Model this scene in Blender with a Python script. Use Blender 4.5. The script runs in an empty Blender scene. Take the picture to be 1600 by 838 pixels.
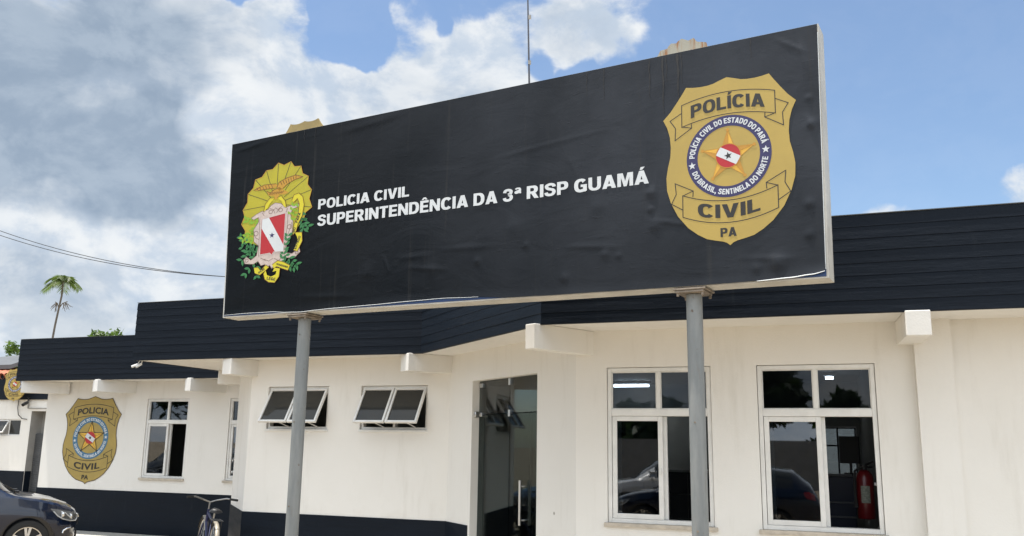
import bpy, bmesh, math, random
from mathutils import Vector, Matrix
from mathutils.geometry import tessellate_polygon
R = math.radians
rng = random.Random(7)
S = bpy.context.scene
COL = S.collection

# ------------------------------------------------------------------ camera, sky, sun, exposure
cam_d = bpy.data.cameras.new('camera')
cam = bpy.data.objects.new('camera', cam_d)
COL.objects.link(cam)
cam_d.sensor_width = 36.0
cam_d.lens = 1365.15 / 1600 * 36
cam_d.clip_start = 0.05
cam_d.clip_end = 3000
rt = Vector((0.936254908710846, 0.3510210597415748, 0.01452451488853606))
up = Vector((0.05611930045247214, -0.19023906908482222, 0.9801325016090761))
fw = Vector((-0.34681027959328237, 0.9168387602035823, 0.19781131857602913))
cam.matrix_world = Matrix(((rt.x, up.x, -fw.x, 0), (rt.y, up.y, -fw.y, 0), (rt.z, up.z, -fw.z, 1.6), (0, 0, 0, 1)))
S.camera = cam

SUN_DIR = Vector((-0.20, -0.055, 0.978)).normalized()      # towards the sun
sun_el = math.asin(SUN_DIR.z)
sun_az = math.atan2(SUN_DIR.x, SUN_DIR.y)
SKY_STRENGTH = 0.088
EXPOSURE = 0.92

S.view_settings.view_transform = 'Standard'
S.view_settings.look = 'None'
S.view_settings.exposure = EXPOSURE
S.view_settings.gamma = 1.0
S.view_settings.use_curve_mapping = False

sl = bpy.data.lights.new('sun', 'SUN')
sl.energy = 4.0
sl.angle = R(0.6)
sl.color = (1.0, 0.95, 0.88)
sun = bpy.data.objects.new('sun', sl)
COL.objects.link(sun)
sun.rotation_euler = SUN_DIR.to_track_quat('Z', 'Y').to_euler()
sun.location = (0, 0, 30)


class NT:
    """small helper for node trees"""
    def __init__(s, tree):
        s.t = tree
        s.n = tree.nodes
        s.l = tree.links

    def new(s, typ, **kw):
        nd = s.n.new(typ)
        for k, v in kw.items():
            setattr(nd, k, v)
        return nd

    def put(s, sock, v):
        if isinstance(v, bpy.types.NodeSocket):
            s.l.new(v, sock)
        elif v is not None:
            sock.default_value = v

    def math(s, op, a, b=None, c=None, clamp=False):
        nd = s.new('ShaderNodeMath', operation=op, use_clamp=clamp)
        s.put(nd.inputs[0], a)
        if b is not None: s.put(nd.inputs[1], b)
        if c is not None: s.put(nd.inputs[2], c)
        return nd.outputs[0]

    def vmath(s, op, a, b=None):
        nd = s.new('ShaderNodeVectorMath', operation=op)
        s.put(nd.inputs[0], a)
        if b is not None: s.put(nd.inputs[1], b)
        return nd.outputs['Value'] if op in ('DOT_PRODUCT', 'LENGTH') else nd.outputs[0]

    def smooth(s, v, a, b, c=0.0, d=1.0):
        nd = s.new('ShaderNodeMapRange', interpolation_type='SMOOTHSTEP')
        s.put(nd.inputs['Value'], v)
        nd.inputs['From Min'].default_value = a
        nd.inputs['From Max'].default_value = b
        nd.inputs['To Min'].default_value = c
        nd.inputs['To Max'].default_value = d
        return nd.outputs['Result']

    def noise(s, vec, scale, detail=4, rough=0.5, dist=0.0):
        nd = s.new('ShaderNodeTexNoise')
        if vec is not None: s.put(nd.inputs['Vector'], vec)
        nd.inputs['Scale'].default_value = scale
        nd.inputs['Detail'].default_value = detail
        nd.inputs['Roughness'].default_value = rough
        nd.inputs['Distortion'].default_value = dist
        return nd.outputs['Fac']

    def mix(s, f, a, b, mode='MIX'):
        nd = s.new('ShaderNodeMix', data_type='RGBA', blend_type=mode)
        s.put(nd.inputs['Factor'], f)
        s.put(nd.inputs[6], a if isinstance(a, bpy.types.NodeSocket) else (*a[:3], 1))
        s.put(nd.inputs[7], b if isinstance(b, bpy.types.NodeSocket) else (*b[:3], 1))
        return nd.outputs[2]

    def map(s, vec, scale=(1, 1, 1), loc=(0, 0, 0), rot=(0, 0, 0)):
        nd = s.new('ShaderNodeMapping')
        s.put(nd.inputs['Vector'], vec)
        nd.inputs['Scale'].default_value = scale
        nd.inputs['Location'].default_value = loc
        nd.inputs['Rotation'].default_value = rot
        return nd.outputs[0]


def build_world():
    w = bpy.data.worlds.new('World')
    S.world = w
    w.use_nodes = True
    k = NT(w.node_tree)
    k.n.clear()
    out = k.new('ShaderNodeOutputWorld')
    sky = k.new('ShaderNodeTexSky', sky_type='NISHITA')
    sky.sun_disc = False
    sky.sun_elevation = sun_el
    sky.sun_rotation = sun_az
    sky.air_density = 1.0
    sky.dust_density = 0.4
    sky.ozone_density = 0.9
    bg1 = k.new('ShaderNodeBackground')
    k.put(bg1.inputs['Color'], k.mix(1.0, sky.outputs[0], (0.95, 1.0, 1.03), 'MULTIPLY'))
    bg1.inputs['Strength'].default_value = SKY_STRENGTH
    d = k.vmath('NORMALIZE', k.new('ShaderNodeTexCoord').outputs['Generated'])
    # cloud density: fractal noise plus broad heaps at compass directions
    def fract(off):
        p = k.map(d, (1.0, 1.0, 1.45), (3.1 + off[0], 1.7 + off[1], 0.4 + off[2]))
        return k.math('ADD', k.math('MULTIPLY', k.noise(p, 8.0, 13, 0.60, 0.25), 0.72), k.math('MULTIPLY', k.noise(p, 3.2, 3, 0.5), 0.28))
    n1 = fract((0, 0, 0))
    n1b = fract((0.012, 0.004, 0.026))          # the same field a little way towards the light
    # the heaps are bent out of round by a swirl
    wn = k.new('ShaderNodeTexNoise')
    k.put(wn.inputs['Vector'], d)
    wn.inputs['Scale'].default_value = 7.0
    wn.inputs['Detail'].default_value = 5
    sc = k.new('ShaderNodeVectorMath', operation='SCALE')
    k.put(sc.inputs[0], k.vmath('SUBTRACT', wn.outputs['Color'], (0.5, 0.5, 0.5)))
    sc.inputs['Scale'].default_value = 0.10
    dw = k.vmath('NORMALIZE', k.vmath('ADD', d, sc.outputs[0]))

    sc2 = k.new('ShaderNodeVectorMath', operation='SCALE')
    k.put(sc2.inputs[0], k.vmath('SUBTRACT', wn.outputs['Color'], (0.5, 0.5, 0.5)))
    sc2.inputs['Scale'].default_value = 0.22
    dw2 = k.vmath('NORMALIZE', k.vmath('ADD', d, sc2.outputs[0]))

    def heaps(tab, start, dw=dw):
        acc = start
        for (az, el, r0, r1, a) in tab:
            v = Vector((math.sin(R(az)) * math.cos(R(el)), math.cos(R(az)) * math.cos(R(el)), math.sin(R(el))))
            acc = k.math('ADD', acc, k.smooth(k.vmath('DOT_PRODUCT', dw, tuple(v)), math.cos(R(r1)), math.cos(R(r0)), 0.0, a))
        return acc
    dens = k.math('ADD', n1, heaps(HEAPS, -0.05))
    mask = k.smooth(dens, 0.455, 0.60)
    # light and shade: billows lit from above, thin rims bright, thick bases grey
    lit = k.smooth(k.math('SUBTRACT', n1, n1b), -0.075, 0.075)
    fine = k.noise(k.map(d, (1, 1, 1.6), (1.3, 0.2, 2.0)), 15.0, 8, 0.62, 0.3)
    lit = k.math('ADD', k.math('MULTIPLY', lit, 0.75), k.math('MULTIPLY', k.smooth(fine, 0.3, 0.7), 0.25))
    wht = k.mix(lit, CLOUD_W2, CLOUD_W)
    gry = k.mix(lit, CLOUD_G, CLOUD_G2)
    n3 = k.noise(k.map(d, (1, 1, 1.9), (0.3, 5.0, 1.0)), 6.0, 5, 0.55, 0.2)
    g3 = k.math('ADD', heaps(GREYS, 0.0, dw2), k.math('MULTIPLY', k.math('SUBTRACT', n3, 0.5), 2.2), clamp=True)
    g3 = k.math('MULTIPLY', g3, k.smooth(dens, 0.50, 0.68))
    ccol = k.mix(g3, wht, gry)
    bg2 = k.new('ShaderNodeBackground')
    k.put(bg2.inputs['Color'], ccol)
    bv = Vector((math.sin(R(165)) * math.cos(R(35)), math.cos(R(165)) * math.cos(R(35)), math.sin(R(35))))
    rear_fill = k.smooth(k.vmath('DOT_PRODUCT', d, tuple(bv)), math.cos(R(100)), math.cos(R(30)), 1.0, 2.1)   # extra brightness on unseen cloud behind the camera, added to fill the facade
    k.put(bg2.inputs['Strength'], k.math('MULTIPLY', rear_fill, CLOUD_STRENGTH))
    mx = k.new('ShaderNodeMixShader')
    k.put(mx.inputs[0], k.math('ADD', k.math('MULTIPLY', mask, 0.90), 0.07))
    k.l.new(bg1.outputs[0], mx.inputs[1])
    k.l.new(bg2.outputs[0], mx.inputs[2])
    k.l.new(mx.outputs[0], out.inputs[0])
    w.cycles.sampling_method = 'MANUAL'
    w.cycles.sample_map_resolution = 512


# heaps of cloud by compass bearing: azimuth, elevation, inner and outer radius (degrees), strength
HEAPS = [(-49, 20, 9, 15, 0.20), (-46, 11, 7, 15, 0.22), (-40, 22.5, 1.5, 5, 0.10), (-37, 19.5, 3, 7, 0.20), (-30, 20.5, 3, 6, 0.26), (-24.5, 23.6, 1.8, 4.6, 0.22), (-21, 25.5, 1, 3.4, 0.12),
         (-16.5, 26.8, 0.8, 3.0, 0.17), (-13.6, 26.4, 0.3, 1.6, 0.12), (-25, 18, 3, 8, 0.10), (-31.9, 26.2, 1.1, 2.7, -0.50), (-40.3, 27.6, 0.2, 1.5, -0.42), (-25.4, 26.8, 0.1, 0.9, -0.14),
         (-19, 24.9, 0.2, 1.2, -0.14), (-16.0, 23.9, 0.5, 1.8, -0.20), (5, 21, 9, 15.5, -0.32), (2.6, 13.0, 0.3, 3.0, 0.42), (10.8, 13.2, 0.8, 3.6, 0.38), (11.4, 21.0, 0.2, 2.4, 0.17),
         (160, 35, 40, 95, 0.30)]  # unseen cloud bank behind the camera, added as fill light
GREYS = [(-48.5, 20, 2, 10, 0.92), (-44, 16.6, 1, 5.5, 0.70), (-56, 18, 4, 9, 0.35), (-48, 7.5, 1, 5, 0.60), (-52, 26, 2, 7, 0.5), (-40, 24.8, 0.5, 2.6, 0.25), (-40, 20.5, 0.5, 4, -0.55), (-49, 12.5, 1, 4, -0.35)]
CLOUD_W = (0.96, 0.985, 1.0)
CLOUD_W2 = (0.60, 0.70, 0.83)
CLOUD_G = (0.33, 0.42, 0.54)
CLOUD_G2 = (0.47, 0.56, 0.67)
CLOUD_STRENGTH = 0.50
build_world()


# ------------------------------------------------------------------ materials
MATS = {}


def mat(name, col, rough=0.6, metal=0.0, spec=0.5, var=0.0, vscale=3.0, bump=0.0, bscale=40.0, coat=0.0, emit=None, stretch=(1, 1, 1)):
    if name in MATS:
        return MATS[name]
    m = bpy.data.materials.new(name)
    m.use_nodes = True
    k = NT(m.node_tree)
    b = k.n['Principled BSDF']
    b.inputs['Base Color'].default_value = (*col, 1)
    b.inputs['Roughness'].default_value = rough
    b.inputs['Metallic'].default_value = metal
    b.inputs['Specular IOR Level'].default_value = spec
    b.inputs['Coat Weight'].default_value = coat
    if emit:
        b.inputs['Emission Color'].default_value = (*emit[:3], 1)
        b.inputs['Emission Strength'].default_value = emit[3]
    oc = None
    if var or bump:
        oc = k.map(k.new('ShaderNodeTexCoord').outputs['Object'], stretch)
    if var:
        n = k.noise(oc, vscale, 6, 0.6)
        c = k.mix(k.smooth(n, 0.3, 0.7), tuple(x * (1 - var) for x in col), tuple(min(1, x * (1 + var)) for x in col))
        k.put(b.inputs['Base Color'], c)
        k.put(b.inputs['Roughness'], k.smooth(n, 0.2, 0.8, max(0.02, rough - 0.08), min(1, rough + 0.08)))
    if bump:
        bp = k.new('ShaderNodeBump')
        bp.inputs['Strength'].default_value = bump
        bp.inputs['Distance'].default_value = 0.01
        k.put(bp.inputs['Height'], k.noise(oc, bscale, 5, 0.6))
        k.l.new(bp.outputs[0], b.inputs['Normal'])
    MATS[name] = m
    return m


def wall_paint():
    m = bpy.data.materials.new('white_wall_paint')
    m.use_nodes = True
    k = NT(m.node_tree)
    b = k.n['Principled BSDF']
    oc = k.new('ShaderNodeTexCoord').outputs['Object']
    n = k.noise(oc, 0.9, 5, 0.6)
    n2 = k.noise(k.map(oc, (3.5, 3.5, 0.5)), 1.6, 6, 0.65)
    c = k.mix(k.smooth(n, 0.3, 0.75), (0.80, 0.778, 0.735), (0.765, 0.742, 0.695))
    c = k.mix(k.smooth(n2, 0.52, 0.78, 0.0, 0.42), c, (0.62, 0.59, 0.53))
    # splash dirt close to the ground, uneven
    z = k.new('ShaderNodeSeparateXYZ')
    k.put(z.inputs[0], oc)
    low = k.math('MULTIPLY', k.smooth(z.outputs[2], 1.2, 0.0), k.smooth(k.noise(oc, 5, 6, 0.7), 0.48, 0.7))
    c = k.mix(k.math('MULTIPLY', low, 0.35), c, (0.50, 0.44, 0.36))
    # small knocks and filled holes
    v = k.new('ShaderNodeTexVoronoi')
    v.inputs['Scale'].default_value = 1.7
    k.put(v.inputs['Vector'], k.map(oc, (1, 1, 1), (0.37, 0.11, 0.2)))
    dot = k.math('MULTIPLY', k.smooth(v.outputs['Distance'], 0.034, 0.018), k.smooth(k.noise(oc, 1.3, 2), 0.47, 0.52))
    c = k.mix(k.math('MULTIPLY', dot, 0.75), c, (0.22, 0.18, 0.14))
    k.put(b.inputs['Base Color'], c)
    b.inputs['Roughness'].default_value = 0.75
    b.inputs['Specular IOR Level'].default_value = 0.25
    bp = k.new('ShaderNodeBump')
    bp.inputs['Strength'].default_value = 0.25
    bp.inputs['Distance'].default_value = 0.006
    k.put(bp.inputs['Height'], k.math('ADD', k.noise(oc, 70, 4, 0.6), k.math('MULTIPLY', k.noise(oc, 5, 3), 2.0)))
    k.l.new(bp.outputs[0], b.inputs['Normal'])
    return m


def navy_tiles():
    m = bpy.data.materials.new('dark_navy_paint')
    m.use_nodes = True
    k = NT(m.node_tree)
    b = k.n['Principled BSDF']
    oc = k.new('ShaderNodeTexCoord').outputs['Object']
    n = k.noise(k.map(oc, (1, 1, 6)), 1.3, 6, 0.6)
    c = k.mix(k.smooth(n, 0.3, 0.72), (0.0030, 0.0064, 0.0125), (0.0055, 0.0096, 0.0170))
    n2 = k.noise(k.map(oc, (5, 5, 0.7)), 2.0, 6, 0.7)
    c = k.mix(k.smooth(n2, 0.58, 0.8, 0.0, 0.35), c, (0.030, 0.036, 0.042))
    k.put(b.inputs['Base Color'], c)
    k.put(b.inputs['Roughness'], k.smooth(n, 0.2, 0.8, 0.45, 0.65))
    b.inputs['Specular IOR Level'].default_value = 0.16
    bp = k.new('ShaderNodeBump')
    bp.inputs['Strength'].default_value = 0.35
    bp.inputs['Distance'].default_value = 0.006
    k.put(bp.inputs['Height'], k.math('ADD', k.noise(oc, 30, 5, 0.65), k.math('MULTIPLY', k.noise(k.map(oc, (1, 1, 8)), 4, 3), 1.5)))
    k.l.new(bp.outputs[0], b.inputs['Normal'])
    return m


def vinyl_mat():
    m = bpy.data.materials.new('black_vinyl')
    m.use_nodes = True
    k = NT(m.node_tree)
    b = k.n['Principled BSDF']
    oc = k.new('ShaderNodeTexCoord').outputs['Object']
    n = k.noise(oc, 0.55, 3, 0.5)
    c = k.mix(k.smooth(n, 0.35, 0.7), (0.0012, 0.0026, 0.0045), (0.0045, 0.0055, 0.0070))
    st = k.noise(k.map(oc, (9, 9, 0.35)), 2.2, 5, 0.6)          # run-off streaks of dust
    # sky sheen painted into the base colour, greyer towards the upper right
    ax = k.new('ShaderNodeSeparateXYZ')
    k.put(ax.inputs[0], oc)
    sky_sheen = k.math('MULTIPLY', k.smooth(ax.outputs[0], -1.9, 2.0), k.smooth(ax.outputs[2], 2.3, 3.7, 0.45, 1.0))
    sky_sheen = k.math('MULTIPLY', sky_sheen, k.smooth(k.noise(oc, 1.1, 5, 0.6), 0.25, 0.65, 0.45, 1.0))
    c = k.mix(sky_sheen, c, (0.040, 0.0445, 0.054))
    c = k.mix(k.smooth(st, 0.58, 0.78, 0.0, 0.5), c, (0.040, 0.039, 0.038))
    k.put(b.inputs['Base Color'], c)
    k.put(b.inputs['Roughness'], k.smooth(k.noise(oc, 1.3, 4, 0.6), 0.3, 0.75, 0.22, 0.40))
    b.inputs['Specular IOR Level'].default_value = 0.14
    bp = k.new('ShaderNodeBump')
    bp.inputs['Strength'].default_value = 0.25
    bp.inputs['Distance'].default_value = 0.02
    cr = k.noise(k.map(oc, (1.0, 1.0, 2.2)), 2.3, 5, 0.55, 0.8)
    wr = k.smooth(k.noise(k.map(oc, (3, 3, 12)), 3.0, 4, 0.7), 0.6, 0.8)
    k.put(bp.inputs['Height'], k.math('ADD', k.math('MULTIPLY', cr, 1.0), k.math('MULTIPLY', wr, 0.30)))
    k.l.new(bp.outputs[0], b.inputs['Normal'])
    return m


def glass_mat(name, tint, refl=1.0):
    m = bpy.data.materials.new(name)
    m.use_nodes = True
    k = NT(m.node_tree)
    k.n.clear()
    out = k.new('ShaderNodeOutputMaterial')
    tr = k.new('ShaderNodeBsdfTransparent')
    tr.inputs[0].default_value = (*tint, 1)
    gl = k.new('ShaderNodeBsdfGlossy')
    gl.inputs['Roughness'].default_value = 0.015
    fr = k.new('ShaderNodeFresnel')
    fr.inputs[0].default_value = 1.6
    mx = k.new('ShaderNodeMixShader')
    k.put(mx.inputs[0], k.math('MULTIPLY', fr.outputs[0], refl, clamp=True))
    k.l.new(tr.outputs[0], mx.inputs[1])
    k.l.new(gl.outputs[0], mx.inputs[2])
    k.l.new(mx.outputs[0], out.inputs[0])
    MATS[name] = m
    return m


def leaf_mat(name, c1, c2):
    m = bpy.data.materials.new(name)
    m.use_nodes = True
    k = NT(m.node_tree)
    b = k.n['Principled BSDF']
    oc = k.new('ShaderNodeTexCoord').outputs['Object']
    k.put(b.inputs['Base Color'], k.mix(k.smooth(k.noise(oc, 3.0, 4), 0.3, 0.7), c1, c2))
    b.inputs['Roughness'].default_value = 0.5
    tl = k.new('ShaderNodeBsdfTranslucent')
    tl.inputs[0].default_value = (c2[0] * 1.3, c2[1] * 1.5, c2[2], 1)
    mx = k.new('ShaderNodeMixShader')
    mx.inputs[0].default_value = 0.35
    k.l.new(b.outputs[0], mx.inputs[1])
    k.l.new(tl.outputs[0], mx.inputs[2])
    k.l.new(mx.outputs[0], k.n['Material Output'].inputs[0])
    MATS[name] = m
    return m


def ground_mat():
    m = bpy.data.materials.new('worn_concrete_ground')
    m.use_nodes = True
    k = NT(m.node_tree)
    b = k.n['Principled BSDF']
    oc = k.new('ShaderNodeTexCoord').outputs['Object']
    c = k.mix(k.smooth(k.noise(oc, 0.5, 7, 0.65), 0.3, 0.7), (0.265, 0.215, 0.145), (0.205, 0.165, 0.112))
    c = k.mix(k.smooth(k.noise(oc, 60, 4), 0.35, 0.7, 0.0, 0.3), c, (0.22, 0.21, 0.19))
    k.put(b.inputs['Base Color'], c)
    b.inputs['Roughness'].default_value = 0.9
    bp = k.new('ShaderNodeBump')
    bp.inputs['Strength'].default_value = 0.5
    k.put(bp.inputs['Height'], k.noise(oc, 40, 6, 0.7))
    k.l.new(bp.outputs[0], b.inputs['Normal'])
    return m


M_WALL = wall_paint()
M_NAVY = navy_tiles()
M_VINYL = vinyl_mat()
M_GROUND = ground_mat()
M_PAVE = mat('pale_paving', (0.40, 0.385, 0.35), 0.85, var=0.12, vscale=4, bump=0.3, bscale=50)
M_GLASS = glass_mat('window_glass', (0.36, 0.40, 0.43), 2.2)
M_UGLASS = glass_mat('transom_glass', (0.40, 0.44, 0.48), 0.55)
M_DTGLASS = glass_mat('door_transom_glass', (0.55, 0.60, 0.60), 0.9)
M_DGLASS = glass_mat('smoked_door_glass', (0.42, 0.47, 0.47), 0.32)
M_TGLASS = mat('frosted_glass', (0.040, 0.040, 0.037), 0.06, spec=0.30)
M_ALU = mat('painted_aluminium', (0.74, 0.73, 0.70), 0.42, spec=0.5, var=0.06, vscale=8)
M_STEEL = mat('brushed_steel', (0.62, 0.62, 0.62), 0.28, metal=1.0)
M_CHROME = mat('chrome', (0.8, 0.8, 0.8), 0.12, metal=1.0)
def pole_paint():
    m = bpy.data.materials.new('grey_pole_paint')
    m.use_nodes = True
    k = NT(m.node_tree)
    b = k.n['Principled BSDF']
    oc = k.new('ShaderNodeTexCoord').outputs['Object']
    c = k.mix(k.smooth(k.noise(k.map(oc, (3, 3, 0.6)), 4, 6, 0.65), 0.3, 0.72), (0.175, 0.190, 0.194), (0.245, 0.255, 0.252))
    c = k.mix(k.smooth(k.noise(k.map(oc, (14, 14, 1.2)), 2.5, 6, 0.7), 0.58, 0.70, 0.0, 0.55), c, (0.20, 0.155, 0.115))
    c = k.mix(k.smooth(k.noise(oc, 26, 4, 0.6), 0.66, 0.74, 0.0, 0.8), c, (0.12, 0.07, 0.045))
    k.put(b.inputs['Base Color'], c)
    b.inputs['Roughness'].default_value = 0.5
    bp = k.new('ShaderNodeBump')
    bp.inputs['Strength'].default_value = 0.25
    bp.inputs['Distance'].default_value = 0.006
    k.put(bp.inputs['Height'], k.noise(oc, 22, 5, 0.6))
    k.l.new(bp.outputs[0], b.inputs['Normal'])
    return m


M_POLE = pole_paint()
M_FRAME = mat('sign_frame_paint', (0.52, 0.50, 0.45), 0.5, var=0.14, vscale=4, bump=0.1, bscale=20)
M_RUST = mat('rusty_plate', (0.20, 0.165, 0.13), 0.75, var=0.35, vscale=14, bump=0.3, bscale=40)
M_BLUE = mat('old_blue_sign', (0.018, 0.05, 0.15), 0.4)
M_WHITE = mat('white_print', (0.62, 0.645, 0.66), 0.5, var=0.05, vscale=6)
M_BLACK = mat('black_print', (0.020, 0.018, 0.016), 0.5)
M_GOLD = mat('gold_print', (0.425, 0.300, 0.068), 0.42, var=0.05, vscale=3)
M_GOLDW = mat('gold_wall_paint', (0.375, 0.270, 0.072), 0.55, var=0.08, vscale=4)
M_STAR = mat('star_yellow', (0.74, 0.42, 0.05), 0.45)
M_STARD = mat('star_shade_print', (0.50, 0.25, 0.03), 0.45)
M_NAVYP = mat('navy_print', (0.030, 0.026, 0.100), 0.45)
M_TEALP = mat('blue_painted_ring', (0.05, 0.16, 0.27), 0.5)
M_RED = mat('red_print', (0.43, 0.016, 0.022), 0.45)
M_YEL = mat('yellow_fan_print', (0.42, 0.37, 0.016), 0.45, var=0.06, vscale=9)
M_RIB = mat('yellow_ribbon_print', (0.62, 0.54, 0.02), 0.45)
M_ORANGE = mat('eagle_print', (0.50, 0.27, 0.025), 0.45)
M_PINK = mat('scroll_print', (0.55, 0.455, 0.41), 0.5, var=0.10, vscale=25)
M_GREEN = mat('leaf_print', (0.03, 0.17, 0.05), 0.5)
M_GREEN2 = mat('light_leaf_print', (0.22, 0.40, 0.02), 0.5)
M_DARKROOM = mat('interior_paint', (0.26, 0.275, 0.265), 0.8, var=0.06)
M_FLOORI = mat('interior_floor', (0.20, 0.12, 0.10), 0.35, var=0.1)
M_TRUNK = mat('bark', (0.16, 0.13, 0.10), 0.85, var=0.25, vscale=10, bump=0.4, bscale=30)
M_BLKP = mat('black_plastic', (0.012, 0.012, 0.013), 0.45)
M_RUBBER = mat('rubber', (0.018, 0.018, 0.018), 0.8)
M_TILE = mat('terracotta', (0.42, 0.15, 0.08), 0.8, var=0.3, vscale=7, bump=0.3)
M_GREY = mat('grey_render', (0.30, 0.29, 0.27), 0.8, var=0.1)
M_SHUT = mat('grey_shutter', (0.17, 0.175, 0.18), 0.5, metal=0.2, var=0.1)
M_WHITEP = mat('white_plastic', (0.75, 0.75, 0.73), 0.4)


# ------------------------------------------------------------------ mesh helpers
class MB:
    def __init__(s):
        s.v, s.f, s.mi = [], [], []
        s.m = 0

    def poly(s, pts):
        i = len(s.v)
        s.v += [Vector(p) for p in pts]
        s.f.append(list(range(i, i + len(pts))))
        s.mi.append(s.m)

    def mesh(s, verts, faces):
        i = len(s.v)
        s.v += [Vector(p) for p in verts]
        for f in faces:
            s.f.append([i + a for a in f])
            s.mi.append(s.m)

    def box(s, a, b, frame=None):
        x0, y0, z0 = a
        x1, y1, z1 = b
        vs = [(x0, y0, z0), (x1, y0, z0), (x1, y1, z0), (x0, y1, z0), (x0, y0, z1), (x1, y0, z1), (x1, y1, z1), (x0, y1, z1)]
        if frame: vs = [frame @ Vector(p) for p in vs]
        s.mesh(vs, [(0, 3, 2, 1), (4, 5, 6, 7), (0, 1, 5, 4), (1, 2, 6, 5), (2, 3, 7, 6), (3, 0, 4, 7)])

    def bbox(s, a, b, c=0.006, frame=None):
        """box with chamfered edges"""
        bm = bmesh.new()
        bmesh.ops.create_cube(bm, size=1)
        for v in bm.verts:
            v.co = Vector([a[i] + (b[i] - a[i]) * (v.co[i] + 0.5) for i in range(3)])
        c = min(c, 0.45 * min(abs(b[i] - a[i]) for i in range(3)))
        bmesh.ops.bevel(bm, geom=bm.edges[:], offset=c, segments=2, affect='EDGES', profile=0.5)
        s.bm(bm, frame)

    def bm(s, bm, frame=None):
        bm.verts.index_update()
        s.mesh([frame @ v.co if frame else v.co.copy() for v in bm.verts], [[v.index for v in f.verts] for f in bm.faces])
        bm.free()

    def tube(s, pts, r, seg=10, cap=True, closed=False):
        pts = [Vector(p) for p in pts]
        n = len(pts)
        rs = r if isinstance(r, (list, tuple)) else [r] * n
        rings = []
        prev = None
        for i, p in enumerate(pts):
            if closed: t = pts[(i + 1) % n] - pts[i - 1]
            else: t = pts[min(i + 1, n - 1)] - pts[max(i - 1, 0)]
            t = t.normalized()
            if prev is None:
                a = Vector((0, 0, 1)) if abs(t.z) < 0.9 else Vector((1, 0, 0))
                u = t.cross(a).normalized()
            else:
                u = (prev - t * prev.dot(t)).normalized()
            prev = u
            w = t.cross(u)
            rings.append([p + (u * math.cos(2 * math.pi * j / seg) + w * math.sin(2 * math.pi * j / seg)) * rs[i] for j in range(seg)])
        vs = [q for rg in rings for q in rg]
        fs = []
        for i in range(n if closed else n - 1):
            k = (i + 1) % n
            for j in range(seg):
                fs.append((i * seg + j, i * seg + (j + 1) % seg, k * seg + (j + 1) % seg, k * seg + j))
        if cap and not closed:
            fs.append(list(range(seg))[::-1])
            fs.append([(n - 1) * seg + j for j in range(seg)])
        s.mesh(vs, fs)

    def lathe(s, prof, frame, seg=24):
        """prof: (radius, height) pairs, spun round local z of frame"""
        vs, fs = [], []
        for (r, h) in prof:
            for j in range(seg):
                a = 2 * math.pi * j / seg
                vs.append(frame @ Vector((r * math.cos(a), r * math.sin(a), h)))
        for i in range(len(prof) - 1):
            for j in range(seg):
                fs.append((i * seg + j, i * seg + (j + 1) % seg, (i + 1) * seg + (j + 1) % seg, (i + 1) * seg + j))
        s.mesh(vs, fs)

    def flat(s, pts2, place):
        """filled concave polygon; place maps (x, y) to 3-D"""
        p3 = [Vector((x, y, 0)) for x, y in pts2]
        tris = tessellate_polygon([p3])
        s.mesh([place(x, y) for x, y in pts2], [tuple(t) for t in tris])

    def stroke(s, pts2, w, place, closed=False):
        n = len(pts2)
        L, Rr = [], []
        for i in range(n):
            a = Vector(pts2[(i - 1) % n] if closed or i > 0 else pts2[i])
            c = Vector(pts2[(i + 1) % n] if closed or i < n - 1 else pts2[i])
            b = Vector(pts2[i])
            d1 = (b - a).normalized() if (b - a).length > 1e-9 else (c - b).normalized()
            d2 = (c - b).normalized() if (c - b).length > 1e-9 else d1
            n1 = Vector((-d1.y, d1.x))
            n2 = Vector((-d2.y, d2.x))
            m = (n1 + n2)
            m = m.normalized() if m.length > 1e-6 else n1
            q = w / 2 / max(0.45, m.dot(n1))
            L.append(b + m * q)
            Rr.append(b - m * q)
        vs = [place(p.x, p.y) for p in L] + [place(p.x, p.y) for p in Rr]
        fs = [(i, (i + 1) % n, n + (i + 1) % n, n + i) for i in range(n if closed else n - 1)]
        s.mesh(vs, fs)

    def build(s, name, mats, parent=None, smooth=False, local=False):
        me = bpy.data.meshes.new(name)
        off = Vector((0, 0, 0))
        if parent is not None and not local:
            q = parent
            while q is not None:
                off += q.location
                q = q.parent
        me.from_pydata([tuple(v - off) for v in s.v], [], s.f)
        if not isinstance(mats, (list, tuple)): mats = [mats]
        for m in mats: me.materials.append(m)
        for p, i in zip(me.polygons, s.mi): p.material_index = i
        bm = bmesh.new()
        bm.from_mesh(me)
        bmesh.ops.remove_doubles(bm, verts=bm.verts, dist=1e-5)
        bmesh.ops.recalc_face_normals(bm, faces=bm.faces)
        bm.to_mesh(me)
        bm.free()
        if smooth:
            for p in me.polygons: p.use_smooth = True
            if smooth != 'all':
                try: me.set_sharp_from_angle(angle=R(40))
                except Exception: pass
        o = bpy.data.objects.new(name, me)
        COL.objects.link(o)
        if parent is not None: o.parent = parent
        return o


def tag(o, label=None, cat=None, group=None, kind=None):
    if label: o['label'] = label
    if cat: o['category'] = cat
    if group: o['group'] = group
    if kind: o['kind'] = kind
    return o


def thing(name, label, cat, loc=(0, 0, 0), rz=0.0, group=None):
    o = bpy.data.objects.new(name, None)
    o.empty_display_size = 0.3
    COL.objects.link(o)
    o.location = loc
    o.rotation_euler = (0, 0, rz)
    return tag(o, label, cat, group)


def copy_thing(root, loc, rz, label):
    r = root.copy()
    COL.objects.link(r)
    r.location = loc
    r.rotation_euler = (0, 0, rz)
    r['label'] = label
    for ch in list(root.children):
        c = ch.copy()
        COL.objects.link(c)
        c.parent = r
        for g in list(ch.children):
            d = g.copy()
            COL.objects.link(d)
            d.parent = c
    return r


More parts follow.
